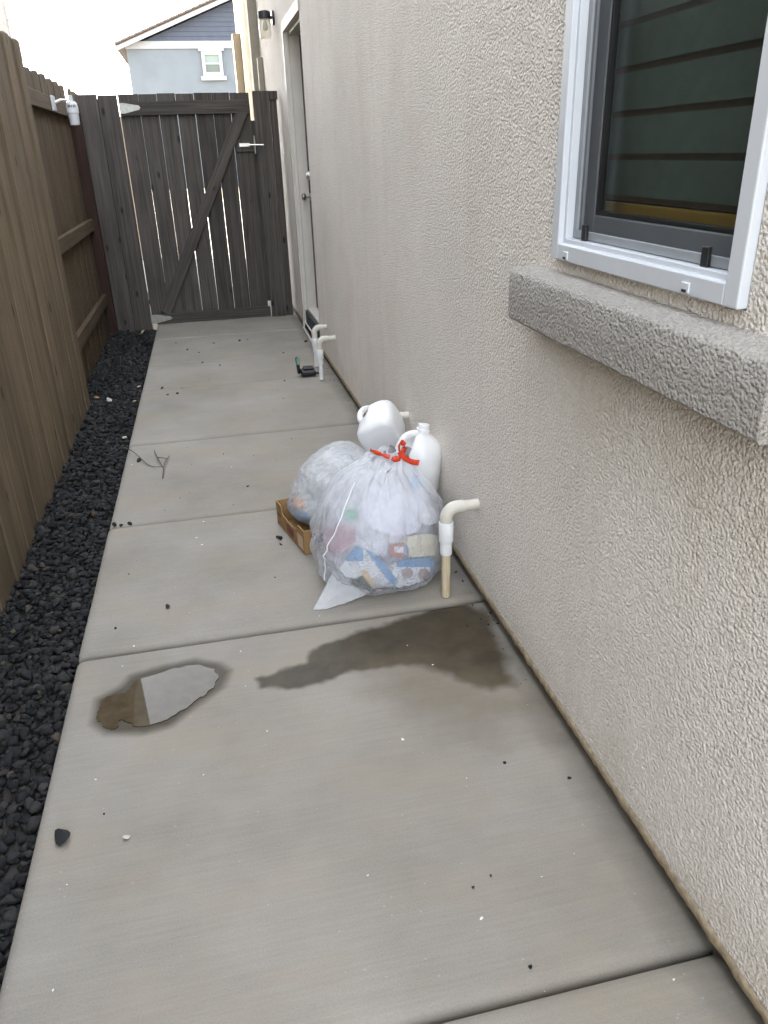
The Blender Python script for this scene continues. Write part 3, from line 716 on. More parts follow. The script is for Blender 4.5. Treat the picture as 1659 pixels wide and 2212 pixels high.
# ------------------------------------------------------------------ black plastic device
dv = empty('garden_device', (.56, 5.08, 0), 'black plastic garden device with upright green tipped paddle lying on the path', 'device')
def dvb(nm, lo, hi, mat, bev=.006):
    return child(box(nm, lo, hi, mat, None, bev, 2), dv)
dvb('body', (.525, 5.02, .0085), (.625, 5.12, .048), MAT['black'], .012)
dvb('lid', (.545, 5.04, .049), (.615, 5.11, .064), MAT['black'], .008)
child(tube('stake', [(.622, 5.06, .022), (.67, 5.03, .020)], .008, MAT['black'], None, 10), dv)
o = dvb('paddle', (.5, 5.058, .02), (.522, 5.09, .135), MAT['black'], .010); o.rotation_euler = (0, -.08, 0)
o = dvb('green_lens', (.5225, 5.060, .095), (.5265, 5.088, .138), plain('green_lens', (.16, .33, .27), .3, .5), .0018); o.rotation_euler = (0, -.08, 0)
o = dvb('green_lens', (.502, 5.0545, .085), (.5205, 5.0575, .132), plain('green_lens_front', (.16, .33, .27), .3, .5), .0012)
# ------------------------------------------------------------------ far houses
def far_house():
    D = 45.0
    P = lambda x, y: at_y(x, y, D)
    h = empty('blue_house', (2, D, 0), 'pale blue two storey house with slate siding gable and white trim window', 'house')
    zb = 6.42; xl = P(272, 105).x; xr = 12.0; ridge_x = 4.6; sl = .372
    ez = P(250, 100).z; ex = P(250, 100).x
    mwall = stucco('stucco_blue', (.122, .139, .153), .6, .004, False); mside = plain('siding_slate', (.042, .050, .068), .7, .3, 0, .1, 3)
    mwhite = plain('white_trim', (.21, .22, .23), .6); mroof = plain('roof_tile', (.10, .080, .068), .85, .2, 0, .25, 6)
    band_z = P(400, 97).z
    o = box('wall', (xl, D, -.12), (xr, D+12, band_z), mwall); child(o, h)
    o = box('trim_band', (xl-.02, D-.07, band_z-.16), (xr, D-.001, band_z+.16), mwhite); child(o, h)
    # gable boards
    z = band_z+.162; st = .20
    rz = lambda x: ez + (x-ex)*sl - .28
    zmax = rz(ridge_x)
    while z < zmax-.05:
        zt = min(z+st, zmax-.02)
        x0 = ex+(z+.28-ez)/sl; x1 = ex+(zt+.28-ez)/sl
        x0 = max(x0, xl); x1 = max(x1, xl)
        X0, X1 = 2*ridge_x-x0, 2*ridge_x-x1
        V = [(x0, D-.045, z), (X0, D-.045, z), (X1, D-.018, zt), (x1, D-.018, zt), (x0, D+.02, z), (X0, D+.02, z), (X1, D+.02, zt), (x1, D+.02, zt)]
        o = mesh_obj('siding_board', V, [(0, 1, 2, 3), (7, 6, 5, 4), (0, 4, 5, 1), (3, 2, 6, 7), (0, 3, 7, 4), (1, 5, 6, 2)], mside); child(o, h)
        z += st+.001
    # roof slopes, fascia and rake tiles
    ov = .45
    rzz = lambda x: ez + (x-ex)*sl
    top = rzz(ridge_x); rx = 2*ridge_x-ex
    for a, b in (((ex, ez), (ridge_x, top)), ((ridge_x, top), (rx, ez))):
        V = [(a[0], D-ov, a[1]+.0), (b[0], D-ov, b[1]), (b[0], D+12.3, b[1]), (a[0], D+12.3, a[1])]; V += [(x, y, z-.10) for x, y, z in V]
        o = mesh_obj('roof', V, [(0, 1, 2, 3), (7, 6, 5, 4), (0, 4, 5, 1), (1, 5, 6, 2), (2, 6, 7, 3), (3, 7, 4, 0)], mroof); child(o, h)
        V = [(a[0], D-ov-.03, a[1]-.06), (b[0], D-ov-.03, b[1]-.06), (b[0], D-ov-.03, b[1]-.25), (a[0], D-ov-.03, a[1]-.25)]; V += [(x, y+.028, z) for x, y, z in V]
        o = mesh_obj('fascia', V, [(0, 1, 2, 3), (7, 6, 5, 4), (0, 4, 5, 1), (1, 5, 6, 2), (2, 6, 7, 3), (3, 7, 4, 0)], mwhite); child(o, h)
    L = math.hypot(ridge_x-ex, top-ez); n = 22; a = math.atan(sl)
    for k in range(n):
        o = box('rake_tile', (-L/n/2, -.16, -.03), (L/n/2+.04, .16, .05), mroof)
        t = (k+.5)/n; o.location = (ex+(ridge_x-ex)*t, D-ov+.05, ez+(top-ez)*t+.06); o.rotation_euler = (0, -a+.05, 0); child(o, h)
    # window
    wl, wr = P(443, 140).x, P(475, 140).x; wt, wb = P(458, 112).z, P(460, 163).z
    f = frame_ring('window', wl-.14, wr+.14, wb-.02, wt+.02, .16, D-.12, D-.001, 'vinyl', None, .005)
    f.data.transform(Matrix(((0, 1, 0, 0), (1, 0, 0, 0), (0, 0, 1, 0), (0, 0, 0, 1)))); f.data.transform(Matrix.Translation((0, 0, 0)))
    me = f.data; me.flip_normals(); f.data.materials.clear(); f.data.materials.append(mwhite); child(f, h)
    # after the swap x,y are exchanged: coordinates (y range -> x), (x range -> y) are already right
    for nm, lo, hi, mt in (('head_trim', (wl-.26, D-.14, wt+.03), (wr+.26, D-.002, wt+.24), mwhite), ('sill', (wl-.26, D-.16, wb-.22), (wr+.26, D-.002, wb-.03), mwhite), ('meeting_rail', (wl+.02, D-.09, (wt+wb)/2-.04), (wr-.02, D-.03, (wt+wb)/2+.04), mwhite)):
        o = box(nm, lo, hi, mt); o.parent = f
    mg1 = plain('pane_pale_green', (.11, .145, .125), .15, .5); mg2 = plain('pane_dark_green', (.05, .062, .05), .12, .5)
    o = box('pane', (wl+.02, D-.03, (wt+wb)/2+.04), (wr-.02, D-.012, wt-.14), mg1); o.parent = f
    o = box('pane', (wl+.02, D-.03, wb+.14), (wr-.02, D-.012, (wt+wb)/2-.04), mg2); o.parent = f
far_house()
def neighbour():
    X, Y = -2.12, 12.35
    h = empty('neighbour_house', (-6, 4, 0), 'pale stucco house corner rising behind the wood fence', 'house')
    mw = stucco('stucco_pale', (.30, .29, .27), .6, .004, False)
    o = box('wall', (-11, -2.5, -.12), (X, Y, 9.6), mw); child(o, h)  # unseen near length kept long and tall to block light from the left
    mr = plain('roof_red', (.2, .14, .11), .85)
    for (ya, yb, z0_, z1_) in ((-2.8, Y+.02, 9.6, 10.4),):
        o = mesh_obj('roof', [(-11.3, ya, z0_), (X+.02, ya, z0_), (X+.02, yb, z0_), (-11.3, yb, z0_), (-6.5, ya, z1_), (-6.5, yb, z1_)], [(0, 4, 5, 3), (1, 2, 5, 4), (0, 1, 4), (2, 3, 5), (0, 3, 2, 1)], mr); child(o, h)
    c = at_y(36, 70, Y+.1)
    o = box('corner_trim', (X-.3, Y+.001, c.z-.32), (c.x+.02, Y+.22, c.z+.12), plain('trim_pale', (.7, .66, .58), .6), None, .01); child(o, h)
    o = box('corner_trim', (X-.3, Y+.001, c.z+.121), (c.x+.05, Y+.24, c.z+.34), plain('trim_pale2', (.7, .66, .58), .6), None, .01); child(o, h)
neighbour()
#PART2
# ------------------------------------------------------------------ plastic of the bags
def mk_bag(name, opac, tint, rough=.28, bscale=60, zr=None):
    m = M(name, rough, tint, .6)
    t = m.n('BsdfTransparent'); t.inputs[0].default_value = (.95, .96, .98, 1)
    tr = m.n('BsdfTranslucent'); tr.inputs[0].default_value = (*tint, 1)
    v = m.coord('World', (1, 1, .55)); wv = m.coord('World')
    n2 = m.noise(wv, 17, 3, .6, 1.0); n1 = m.noise(v, bscale, 3, .6, 1.5)
    rg = m.n('TexNoise'); rg.noise_type = 'RIDGED_MULTIFRACTAL'; rg.inputs['Scale'].default_value = bscale*.36; rg.inputs['Detail'].default_value = 2.5; rg.inputs['Distortion'].default_value = .8; m.l(v, rg.inputs['Vector'])
    m.bump(n2, .6, .014); m.bump(rg.outputs['Fac'], 1.0, .009); m.bump(n1, .6, .004)
    m.l(m._c, tr.inputs['Normal'])
    a = m.n('MixShader'); a.inputs[0].default_value = .35; m.l(m.p.outputs[0], a.inputs[1]); m.l(tr.outputs[0], a.inputs[2])
    lw = m.n('LayerWeight'); lw.inputs[0].default_value = .30; m.l(m._c, lw.inputs['Normal'])
    pat = m.noise(v, 9, 4, .6)
    op = m.math('ADD', opac-.20, m.math('ADD', m.math('MULTIPLY', pat, .40), m.math('MULTIPLY', lw.outputs['Facing'], .45)))
    if zr:
        sx = m.n('SeparateXYZ'); m.l(wv, sx.inputs[0])
        zz = m.math('ADD', sx.outputs['Z'], m.math('MULTIPLY', m.math('SUBTRACT', m.noise(wv, 12, 3), .5), .10))
        mr = m.n('MapRange'); mr.inputs[1].default_value = zr[0]; mr.inputs[2].default_value = zr[1]; mr.inputs[3].default_value = 0; mr.inputs[4].default_value = zr[2]; m.l(zz, mr.inputs[0])
        op = m.math('ADD', op, mr.outputs[0])
    op = m.math('MINIMUM', op, .97)
    b = m.n('MixShader'); m.l(op, b.inputs[0]); m.l(t.outputs[0], b.inputs[1]); m.l(a.outputs[0], b.inputs[2])
    m.l(b.outputs[0], m.out.inputs[0]); return m.m
MAT['bag'] = mk_bag('bag_film', .21, (.80, .815, .84), zr=(.22, .38, .46))
MAT['bag_top'] = mk_bag('bag_film_gathered', .62, (.80, .815, .84))
MAT['bag2'] = mk_bag('bag_film_grey', .30, (.78, .79, .80), .22, 110)
MAT['red'] = plain('red_tape', (.72, .06, .02), .35, .5, 0, .15, 40)
MAT['darkfilm'] = mk_bag('dark_film', .55, (.13, .07, .08), .2, 60)
# --- front bag shape
ZL = [(0, .300), (.012, .272), (.03, .254), (.06, .248), (.106, .245), (.178, .243), (.246, .260), (.318, .297), (.36, .325), (.403, .358), (.430, .392), (.450, .432), (.470, .452)]
ZR = [(0, .655), (.012, .680), (.03, .692), (.06, .697), (.133, .698), (.20, .694), (.261, .681), (.335, .640), (.39, .606), (.434, .580), (.450, .575), (.470, .575)]
ZD = [(0, .150), (.012, .172), (.03, .183), (.08, .190), (.16, .188), (.25, .165), (.32, .130), (.38, .100), (.43, .072), (.450, .060), (.470, .054)]
lerp = lambda T, z: float(np.interp(z, [a for a, _ in T], [b for _, b in T]))
BYC = 2.335
def zsq(z): return z if z < .30 else .30+(z-.30)*.80
def bag_pt(th, z, inset=0.0, wr=True):
    xl, xr, b = lerp(ZL, z)+inset, lerp(ZR, z)-inset, lerp(ZD, z)-inset
    a = (xr-xl)/2; cx = (xr+xl)/2; n = 2.35
    c, s = math.cos(th), math.sin(th)
    r = (abs(c)**n+abs(s)**n)**(-1/n)
    x, y = cx+a*r*c, BYC+b*r*s
    if wr:
        d = Vector((math.cos(th), math.sin(th), 0))
        k = min(1, max(0, (z-.24)/.17))                       # gathers towards the neck
        f = .0
        f += k*.010*(abs(math.sin(7.5*th+.8+2.0*nz(th, z, 0, 1.5)))-.5) + k*.005*math.sin(19*th+4*z)
        q = Vector((math.cos(th)*1.2, math.sin(th)*1.2, z*4))
        f += .013*noise.noise(q*1.6+Vector((3, 1, 0))) + .006*noise.noise(q*4.1) + (1-k)*.0035*abs(noise.noise(Vector((q.x*9, q.y*9, q.z*2.4))))
        # star of creases pulled from the left point
        dz = z-.178; dt = ((th-PI-.35+PI) % (2*PI))-PI
        rr = math.hypot(dz/.16, dt/.9)
        if rr < 1: f += (1-rr)*.006*math.sin(9*math.atan2(dz*4, dt)) + .012*math.exp(-(rr/.16)**2)
        # long soft folds fanning out from the neck and tight puckers
        f += .004*(1-abs(noise.noise(Vector((th*3.2+z*2, z*3, 5)))*2))*min(1, z/.08)
        f += .0022*(1-2*abs(noise.noise(Vector((th*9-z*7, z*11+th*2, 9)))))
        # crumple: flat facets with sharp ridges between them
        vd = noise.voronoi(q*3.1+Vector((noise.noise(q*2)*.5, 0, 0)))[0]; f += .016*(1-k*.6)*(.42-min(vd[0], .8))
        vd = noise.voronoi(Vector((q.x*7, q.y*7, q.z*4.5)))[0]; f += .0065*(.42-min(vd[0], .8))
        x += d.x*f; y += d.y*f
    return Vector((x, y, z))
bagc = (.47, BYC, 0)
BZ0 = .007
tb = empty('trash_bag', bagc, 'full translucent white trash bag with red drawstring beside the drain pipe', 'trash bag')
zs = list(np.concatenate([np.linspace(0, .03, 9), np.linspace(.035, .44, 112), np.linspace(.443, .470, 10)])); NT = 260
V = [bag_pt(2*PI*i/NT, z) for z in zs for i in range(NT)]
for k, v in enumerate(V):
    z = zs[k//NT]
    v.z = BZ0 + zsq(z) + (.008*max(0, noise.noise(Vector((v.x*16, v.y*16, 2)))) if z < .012 else 0) + (.012*math.sin(5*2*PI*(k % NT)/NT)+.008*nz(v.x, v.y, 0, 40) if z > .443 else 0)
F = [(j*NT+i, j*NT+(i+1) % NT, (j+1)*NT+(i+1) % NT, (j+1)*NT+i) for j in range(len(zs)-1) for i in range(NT)]
V.append(Vector((.47, BYC, BZ0))); F += [(len(V)-1, (i+1) % NT, i) for i in range(NT)]
o = mesh_obj('film', V, F, MAT['bag'], None, True); child(o, tb)
# seam running down the left flank
sp = [bag_pt(PI+.75-.25*t+.10*math.sin(5*t), .40-.36*t)+Vector((-.002, -.003, BZ0-(max(0, .40-.36*t-.30)*.2))) for t in np.linspace(0, 1, 40)]
o = tube('side_seam', sp, .0022, plain('seam_white', (.82, .83, .86), .4), None, 6); child(o, tb)
# loose empty corner lying on the slab
def flap():
    tip0 = ground(677, 1318, .009); tip1 = ground(704, 1316, .009)
    A = bag_pt(PI+.55, .085)+Vector((.012, .01, 0)); B = bag_pt(PI+1.25, .028)+Vector((.0, .012, 0))
    nu, nv = 24, 26; V = []; F = []
    for i in range(nu+1):
        u = i/nu
        for j in range(nv+1):
            v = j/nv
            p = A.lerp(B, v).lerp(tip0.lerp(tip1, v), u)
            p.z += .022*math.sin(PI*v)*(1-u)**.6*(.4+.6*u) + .006*math.sin(3.2*PI*v+1)*u*(1-u)*2 + .004*nz(p.x, p.y, 0, 50)
            p.z = max(p.z, BZ0+.0025)
            V.append(p)
    for i in range(nu):
        for j in range(nv): F.append((i*(nv+1)+j, (i+1)*(nv+1)+j, (i+1)*(nv+1)+j+1, i*(nv+1)+j+1))
    o = mesh_obj('loose_corner', V, F, MAT['bag_top'], None, True); child(o, tb)
flap()
# red drawstring
def ribbon(nm, pts, wd, mat, par, up=Vector((0, 0, 1))):
    V = []; F = []
    pts = [Vector(p) for p in pts]
    for i, p in enumerate(pts):
        t = (pts[min(i+1, len(pts)-1)]-pts[max(i-1, 0)]).normalized(); s = t.cross(up if abs(t.dot(up)) < .95 else Vector((0, 1, 0))).normalized(); n = s.cross(t).normalized()
        a = .5*math.sin(i*.6); q = (n*math.cos(a)+s*math.sin(a))*wd/2
        V += [p+q+s*.0006, p-q+s*.0006, p-q-s*.0006, p+q-s*.0006]
    for i in range(len(pts)-1):
        for k in range(4): F.append((4*i+k, 4*i+(k+1) % 4, 4*i+4+(k+1) % 4, 4*i+4+k))
    F += [(3, 2, 1, 0), (len(V)-4, len(V)-3, len(V)-2, len(V)-1)]
    o = mesh_obj(nm, V, F, mat, None, True); return child(o, par)
K = at_y(862, 985, 2.29)
lp1 = [at_y(x, y, Y) for x, y, Y in [(905, 1000, 2.295), (892, 998, 2.285), (878, 992, 2.275), (866, 980, 2.272), (862, 966, 2.276), (866, 956, 2.283), (873, 960, 2.287), (872, 972, 2.283), (864, 986, 2.275), (856, 992, 2.275), (846, 990, 2.278)]]
def dens(P, n=5):
    Q = []
    for i in range(len(P)-1):
        p0, p1, p2, p3 = P[max(i-1, 0)], P[i], P[i+1], P[min(i+2, len(P)-1)]
        for k in range(n):
            t = k/n; Q.append(.5*((2*p1)+(p2-p0)*t+(2*p0-5*p1+4*p2-p3)*t*t+(3*p1-p0-3*p2+p3)*t**3))
    return Q+[P[-1]]
ribbon('drawstring', dens(lp1), .019, MAT['red'], tb)
ribbon('drawstring', dens([at_y(x, y, Y) for x, y, Y in [(800, 972, 2.33), (808, 976, 2.315), (820, 980, 2.30), (830, 984, 2.292), (842, 988, 2.285)]]), .014, MAT['red'], tb)
def film_patch(nm, pts, mat, par, crumple=.006):
    P = [Vector(p) for p in pts]; c = sum(P, Vector())/len(P); n = len(P); V = []; F = []
    for s in (1, .66, .33):
        for p in P:
            q = c+(p-c)*s; q += Vector((nz(q.x, q.y, q.z, 70), nz(q.y, q.z, q.x, 70), nz(q.z, q.x, q.y, 70)))*crumple; V.append(q)
    V.append(c+Vector((0, -crumple, 0)))
    for r in range(2):
        for k in range(n): F.append((r*n+k, r*n+(k+1) % n, (r+1)*n+(k+1) % n, (r+1)*n+k))
    for k in range(n): F.append((2*n+k, 2*n+(k+1) % n, 3*n))
    o = mesh_obj(nm, V, F, mat, None, True); return child(o, par)
film_patch('tie_end', [at_y(x, y, Y) for x, y, Y in [(868, 972, 2.30), (878, 966, 2.31), (890, 970, 2.315), (886, 980, 2.305), (884, 990, 2.295), (874, 993, 2.29), (866, 986, 2.29)]], MAT['darkfilm'], tb)
film_patch('tie_end', [at_y(x, y, Y) for x, y, Y in [(841, 968, 2.31), (845, 962, 2.315), (853, 966, 2.315), (856, 974, 2.305), (848, 980, 2.30), (841, 978, 2.305)]], MAT['darkfilm'], tb)
film_patch('tie_end', [at_y(x, y, Y) for x, y, Y in [(829, 974, 2.30), (834, 974, 2.30), (836, 986, 2.29), (830, 985, 2.29)]], MAT['darkfilm'], tb)
# --- contents pressed against the film: pieces follow the inside of the bag
def hit_bag(x, y, inset):
    d = ray(x, y); O = Vector((0, 0, CAM_H)); t = 2.0; last = None
    def inside(p):
        z = p.z-BZ0; z = z if z < .30 else .30+(z-.30)/.80
        if z < .004 or z > .44: return False
        xl, xr, b = lerp(ZL, z)+inset, lerp(ZR, z)-inset, lerp(ZD, z)-inset
        a = (xr-xl)/2; cx = (xr+xl)/2
        return abs((p.x-cx)/a)**2.35+abs((p.y-BYC)/b)**2.35 < 1
    d = d.normalized(); t = 2.0
    while t < 3.2 and not inside(O+d*t): t += .004
    if t >= 3.2: return None
    lo, hi = t-.004, t
    for _ in range(12):
        m_ = (lo+hi)/2
        if inside(O+d*m_): hi = m_
        else: lo = m_
    return O+d*hi
def piece(nm, poly, mats, label, cat, inset=.016, th=.004, sel=None, par=None, smooth=True):
    """a thin item inside the bag, outline given in photo pixels, laid on the inner face of the film"""
    P = []
    for i in range(len(poly)):
        a, b = poly[i], poly[(i+1) % len(poly)]; k = max(1, int(math.hypot(b[0]-a[0], b[1]-a[1])/5))
        P += [(a[0]+(b[0]-a[0])*j/k, a[1]+(b[1]-a[1])*j/k) for j in range(k)]
    nb = len(P); x0, x1 = min(p[0] for p in P), max(p[0] for p in P); y0_, y1_ = min(p[1] for p in P), max(p[1] for p in P)
    pts = list(P)
    for gx in np.arange(x0+1.7, x1, 3.4):
        for gy in np.arange(y0_+1.7, y1_, 3.4):
            if in_poly(gx, gy, P) and min((gx-q[0])**2+(gy-q[1])**2 for q in P) > 4: pts.append((gx, gy))
    r = geometry.delaunay_2d_cdt([Vector(p) for p in pts], [(i, (i+1) % nb) for i in range(nb)], [], 1, 1e-4)
    vs = [hit_bag(p.x, p.y, inset) for p in r[0]]
    fs = [f for f in r[2] if all(vs[i] is not None for i in f)]
    use = sorted({i for f in fs for i in f}); mp = {i: k for k, i in enumerate(use)}
    V = [vs[i] for i in use]; n = len(V); px = [r[0][i] for i in use]
    V2 = [v + (v-Vector((0, 0, CAM_H))).normalized()*th for v in V]
    F = [tuple(mp[i] for i in f) for f in fs]; E = {}
    for f in F:
        for a, b in zip(f, f[1:]+f[:1]): E[(a, b)] = 1
    side = [(a, b, b+n, a+n) for (a, b) in E if (b, a) not in E]
    back = [tuple(i+n for i in f[::-1]) for f in F]
    o = mesh_obj(nm, V+V2, F+back+side, None, None, smooth)
    for m_ in (mats if isinstance(mats, list) else [mats]): o.data.materials.append(m_)
    if sel:
        for k, f in enumerate(F):
            cx = sum(px[i].x for i in f)/3; cy = sum(px[i].y for i in f)/3; o.data.polygons[k].material_index = sel(cx, cy)
    if par is None: tag(o, label, cat)
    else: o.parent = par
    return o

def mk_print():
    m = M('carton_white', .6, (.7, .71, .73), .3); wv = m.coord('World')
    a = m.noise(m.coord('World', (60, 60, 330)), 1, 2, .5); g = m.noise(wv, 16, 2)
    k = m.math('MULTIPLY', m.ramp(a, [(.56, (0, 0, 0)), (.60, (1, 1, 1))]), m.ramp(g, [(.46, (0, 0, 0)), (.52, (.75, .75, .75))]))
    m.col(m.mix(k, (.70, .71, .73), (.16, .20, .30))); return m.m
cW = mk_print(); cB = plain('carton_blue', (.17, .31, .52), .5, .4, 0, .3, 140); cR = plain('pack_red', (.42, .17, .16), .5)
cC = plain('bowl_cream', (.62, .58, .46), .5); cK = plain('tray_dark', (.07, .085, .08), .5, .4, 0, .5, 80); cT = plain('paper_tan', (.66, .48, .29), .8)
cG = plain('wrap_green', (.18, .48, .34), .5); cP = plain('wrap_pink', (.48, .33, .38), .5, .4, 0, .2, 30); cL = plain('paper_lilac', (.72, .71, .80), .7, .3, 0, .10, 18); cS = plain('spots_brown', (.35, .26, .25), .6)
# big core of crumpled paper so the bag is full
V = []; NTc = 72; zc_ = list(np.linspace(.012, .40, 44))
for z in zc_:
    for i in range(NTc):
        p = bag_pt(2*PI*i/NTc, z, .034+.01*abs(nz(i*.2, z*12, 0, 1)), False); p.z = zsq(p.z)+BZ0
        q = noise.noise(p*22); p += (p-Vector((.47, BYC, p.z)))*.05*q; V.append(p)
F = [(j*NTc+i, j*NTc+(i+1) % NTc, (j+1)*NTc+(i+1) % NTc, (j+1)*NTc+i) for j in range(len(zc_)-1) for i in range(NTc)]
F += [tuple(range(NTc))[::-1], tuple(range((len(zc_)-1)*NTc, len(zc_)*NTc))]
mcore = M('crumpled_paper', .8, (.6, .6, .65), .2); vv = mcore.coord('World'); mcore.col(mcore.ramp(mcore.noise(vv, 11, 4, .6), [(.3, (.36, .36, .41)), (.5, (.60, .60, .66)), (.7, (.74, .74, .78))]))
mcore.bump(mcore.noise(vv, 40, 4, .7), .8, .006)
o = mesh_obj('paper_bundle', V, F, mcore.m, None, True); tag(o, 'crumpled pale paper filling the inside of the white trash bag', 'paper')
piece('carton', [(732, 1228), (768, 1180), (800, 1192), (842, 1222), (872, 1252), (850, 1262), (812, 1250), (778, 1252), (748, 1246)], [cW, cB], 'white and blue striped carton low inside the white trash bag', 'carton', .015,
      sel=lambda x, y: 1 if (abs((x-768)*.66+(y-1196)*-.0 - 0) < 14 and y < 1212 and x < 785) or (816 < x-(y-1225)*.75 < 838) else 0)
piece('snack_box', [(838, 1222), (872, 1208), (925, 1203), (938, 1212), (940, 1246), (905, 1268), (862, 1272), (836, 1248)], [cB, cW, cS], 'blue and white snack box with round brown pictures inside the white trash bag', 'carton', .018,
      sel=lambda x, y: 2 if (math.hypot(x-880, (y-1238)*1.1) < 13 or math.hypot(x-916, (y-1240)*1.1) < 13) else (0 if (y < 1224 and x > 856) or x > 930 else 1))
piece('red_package', [(840, 1176), (876, 1172), (880, 1178), (880, 1196), (866, 1206), (842, 1200)], [cR, cW, cB], 'small red package with pale square label inside the white trash bag', 'package', .013, sel=lambda x, y: 1 if 852 < x < 872 and 1180 < y < 1194 else (2 if x > 874 else 0))
piece('cream_bowl', [(858, 1172), (884, 1158), (918, 1152), (946, 1156), (953, 1172), (952, 1198), (920, 1202), (884, 1204), (882, 1180)], cC, 'cream coloured paper bowl inside the white trash bag', 'bowl', .021)
piece('dark_tray', [(758, 1254), (786, 1242), (804, 1262), (798, 1284), (768, 1288), (758, 1274)], cK, 'dark printed packet near the bottom of the white trash bag', 'packet', .013)
piece('paper_scrap', [(778, 1236), (790, 1230), (808, 1258), (806, 1270), (798, 1262)], cT, 'tan torn paper scrap inside the white trash bag', 'paper', .009)
piece('green_wrapper', [(742, 1116), (752, 1100), (768, 1098), (774, 1118), (756, 1122)], cG, 'small green wrapper seen through the white trash bag', 'wrapper', .013)
piece('pink_wrapper', [(700, 1150), (730, 1132), (770, 1140), (765, 1170), (735, 1196), (705, 1190)], cP, 'dull pink wrapper pressed against the side of the white trash bag', 'wrapper', .020)
piece('pink_cup', [(812, 1272), (870, 1276), (925, 1262), (934, 1268), (900, 1284), (840, 1294), (806, 1290)], cP, 'pink printed cup lying at the bottom of the white trash bag', 'cup', .015)
piece('paper_sheet', [(790, 1052), (860, 1048), (910, 1056), (925, 1110), (900, 1150), (850, 1160), (800, 1140), (780, 1098)], cL, 'large lilac white paper sheet behind the film of the white trash bag', 'paper', .023)
piece('foam_cup', [(905, 1100), (930, 1092), (944, 1104), (944, 1128), (925, 1136), (906, 1126)], cW, 'white foam cup near the wall side of the white trash bag', 'cup', .013)
piece('blue_label', [(884, 1030), (900, 1024), (910, 1040), (902, 1056), (888, 1054)], plain('label_light_blue', (.30, .52, .80), .5), 'light blue wrapper high inside the white trash bag', 'wrapper', .010)
# ------------------------------------------------------------------ cardboard tray and back bag
tray = empty('cardboard_tray', (.40, 2.70, 0), 'brown cardboard tray with torn side under the rear trash bag', 'tray')
BL, BC = ground(600, 1130, .006), ground(659.4, 1200, .006)
dy = (BL-BC); Ly = dy.length; ey = dy.normalized(); exv = Vector((ey.y, -ey.x, 0)); TW = .36; th = .004; ZB = .0075
def tray_panel(nm, p0, along, L, prof, mat=MAT['cardboard'], thick=th, inw=None):
    """upright sheet; prof = list of (t along, height)"""
    pts = [(0, 0)]+[(L, 0)]+[(t*L, h) for t, h in prof[::-1]]
    n = len(pts); V = [p0+along*a+Vector((0, 0, b)) for a, b in pts]; V += [v+inw*thick for v in V]
    F = [tuple(range(n)), tuple(range(2*n-1, n-1, -1))]+[(k, (k+1) % n, (k+1) % n+n, k+n) for k in range(n)]
    bm = bmesh.new(); vs = [bm.verts.new(v) for v in V]; [bm.faces.new([vs[i] for i in f]) for f in F]
    return child(bm_obj(nm, bm, mat), tray)
c0 = Vector((BC.x, BC.y, ZB))
jag = [(0, .098), (.20, .098), (.23, .078), (.30, .066), (.34, .070), (.40, .062), (.50, .064), (.58, .060), (.66, .066), (.72, .062), (.78, .070), (.80, .099), (1, .099)]
tray_panel('side_panel', c0, ey, Ly, jag, inw=exv)
tray_panel('side_panel', c0+exv*(TW-th), ey, Ly, [(0, .098), (1, .098)], inw=exv)
tray_panel('end_panel', c0+exv*th, exv, TW-2*th, [(0, .098), (1, .096)], inw=ey)
tray_panel('end_panel', c0+exv*th+ey*(Ly-th), exv, TW-2*th, [(0, .099), (.4, .097), (1, .099)], inw=ey)
bm = bmesh.new(); vs = [bm.verts.new(p) for p in (c0, c0+exv*TW, c0+exv*TW+ey*Ly, c0+ey*Ly)]; bm.faces.new(vs); r = bmesh.ops.extrude_face_region(bm, geom=list(bm.faces))
for v in [g for g in r['geom'] if isinstance(g, bmesh.types.BMVert)]: v.co.z += .003
child(bm_obj('base', bm, MAT['cardboard']), tray)
mb = plain('label_navy', (.02, .05, .13), .5); mlab = plain('label_tan', (.50, .36, .25), .8); mred = plain('print_maroon', (.16, .06, .045), .8)
def sticker(nm, p, along, L, h0, h1, mat, out):
    a = p+out*.0012; V = [a+Vector((0, 0, h0)), a+along*L+Vector((0, 0, h0)), a+along*L+Vector((0, 0, h1)), a+Vector((0, 0, h1))]; V += [v-out*.0010 for v in V]
    o = mesh_obj(nm, V, [(0, 1, 2, 3), (7, 6, 5, 4), (0, 4, 5, 1), (1, 5, 6, 2), (2, 6, 7, 3), (3, 7, 4, 0)], mat); return child(o, tray)
sticker('printed_label', c0+ey*.015, ey, .055, .012, .066, mlab, -exv)
sticker('printed_mark', c0+ey*.115, ey, .075, .018, .052, mred, -exv)
sticker('blue_label', c0+exv*.030, exv, .045, .042, .072, mb, -ey)
sticker('printed_text', c0+ey*(Ly-.055), ey, .035, .045, .058, plain('print_brown', (.12, .075, .04), .8), -exv)
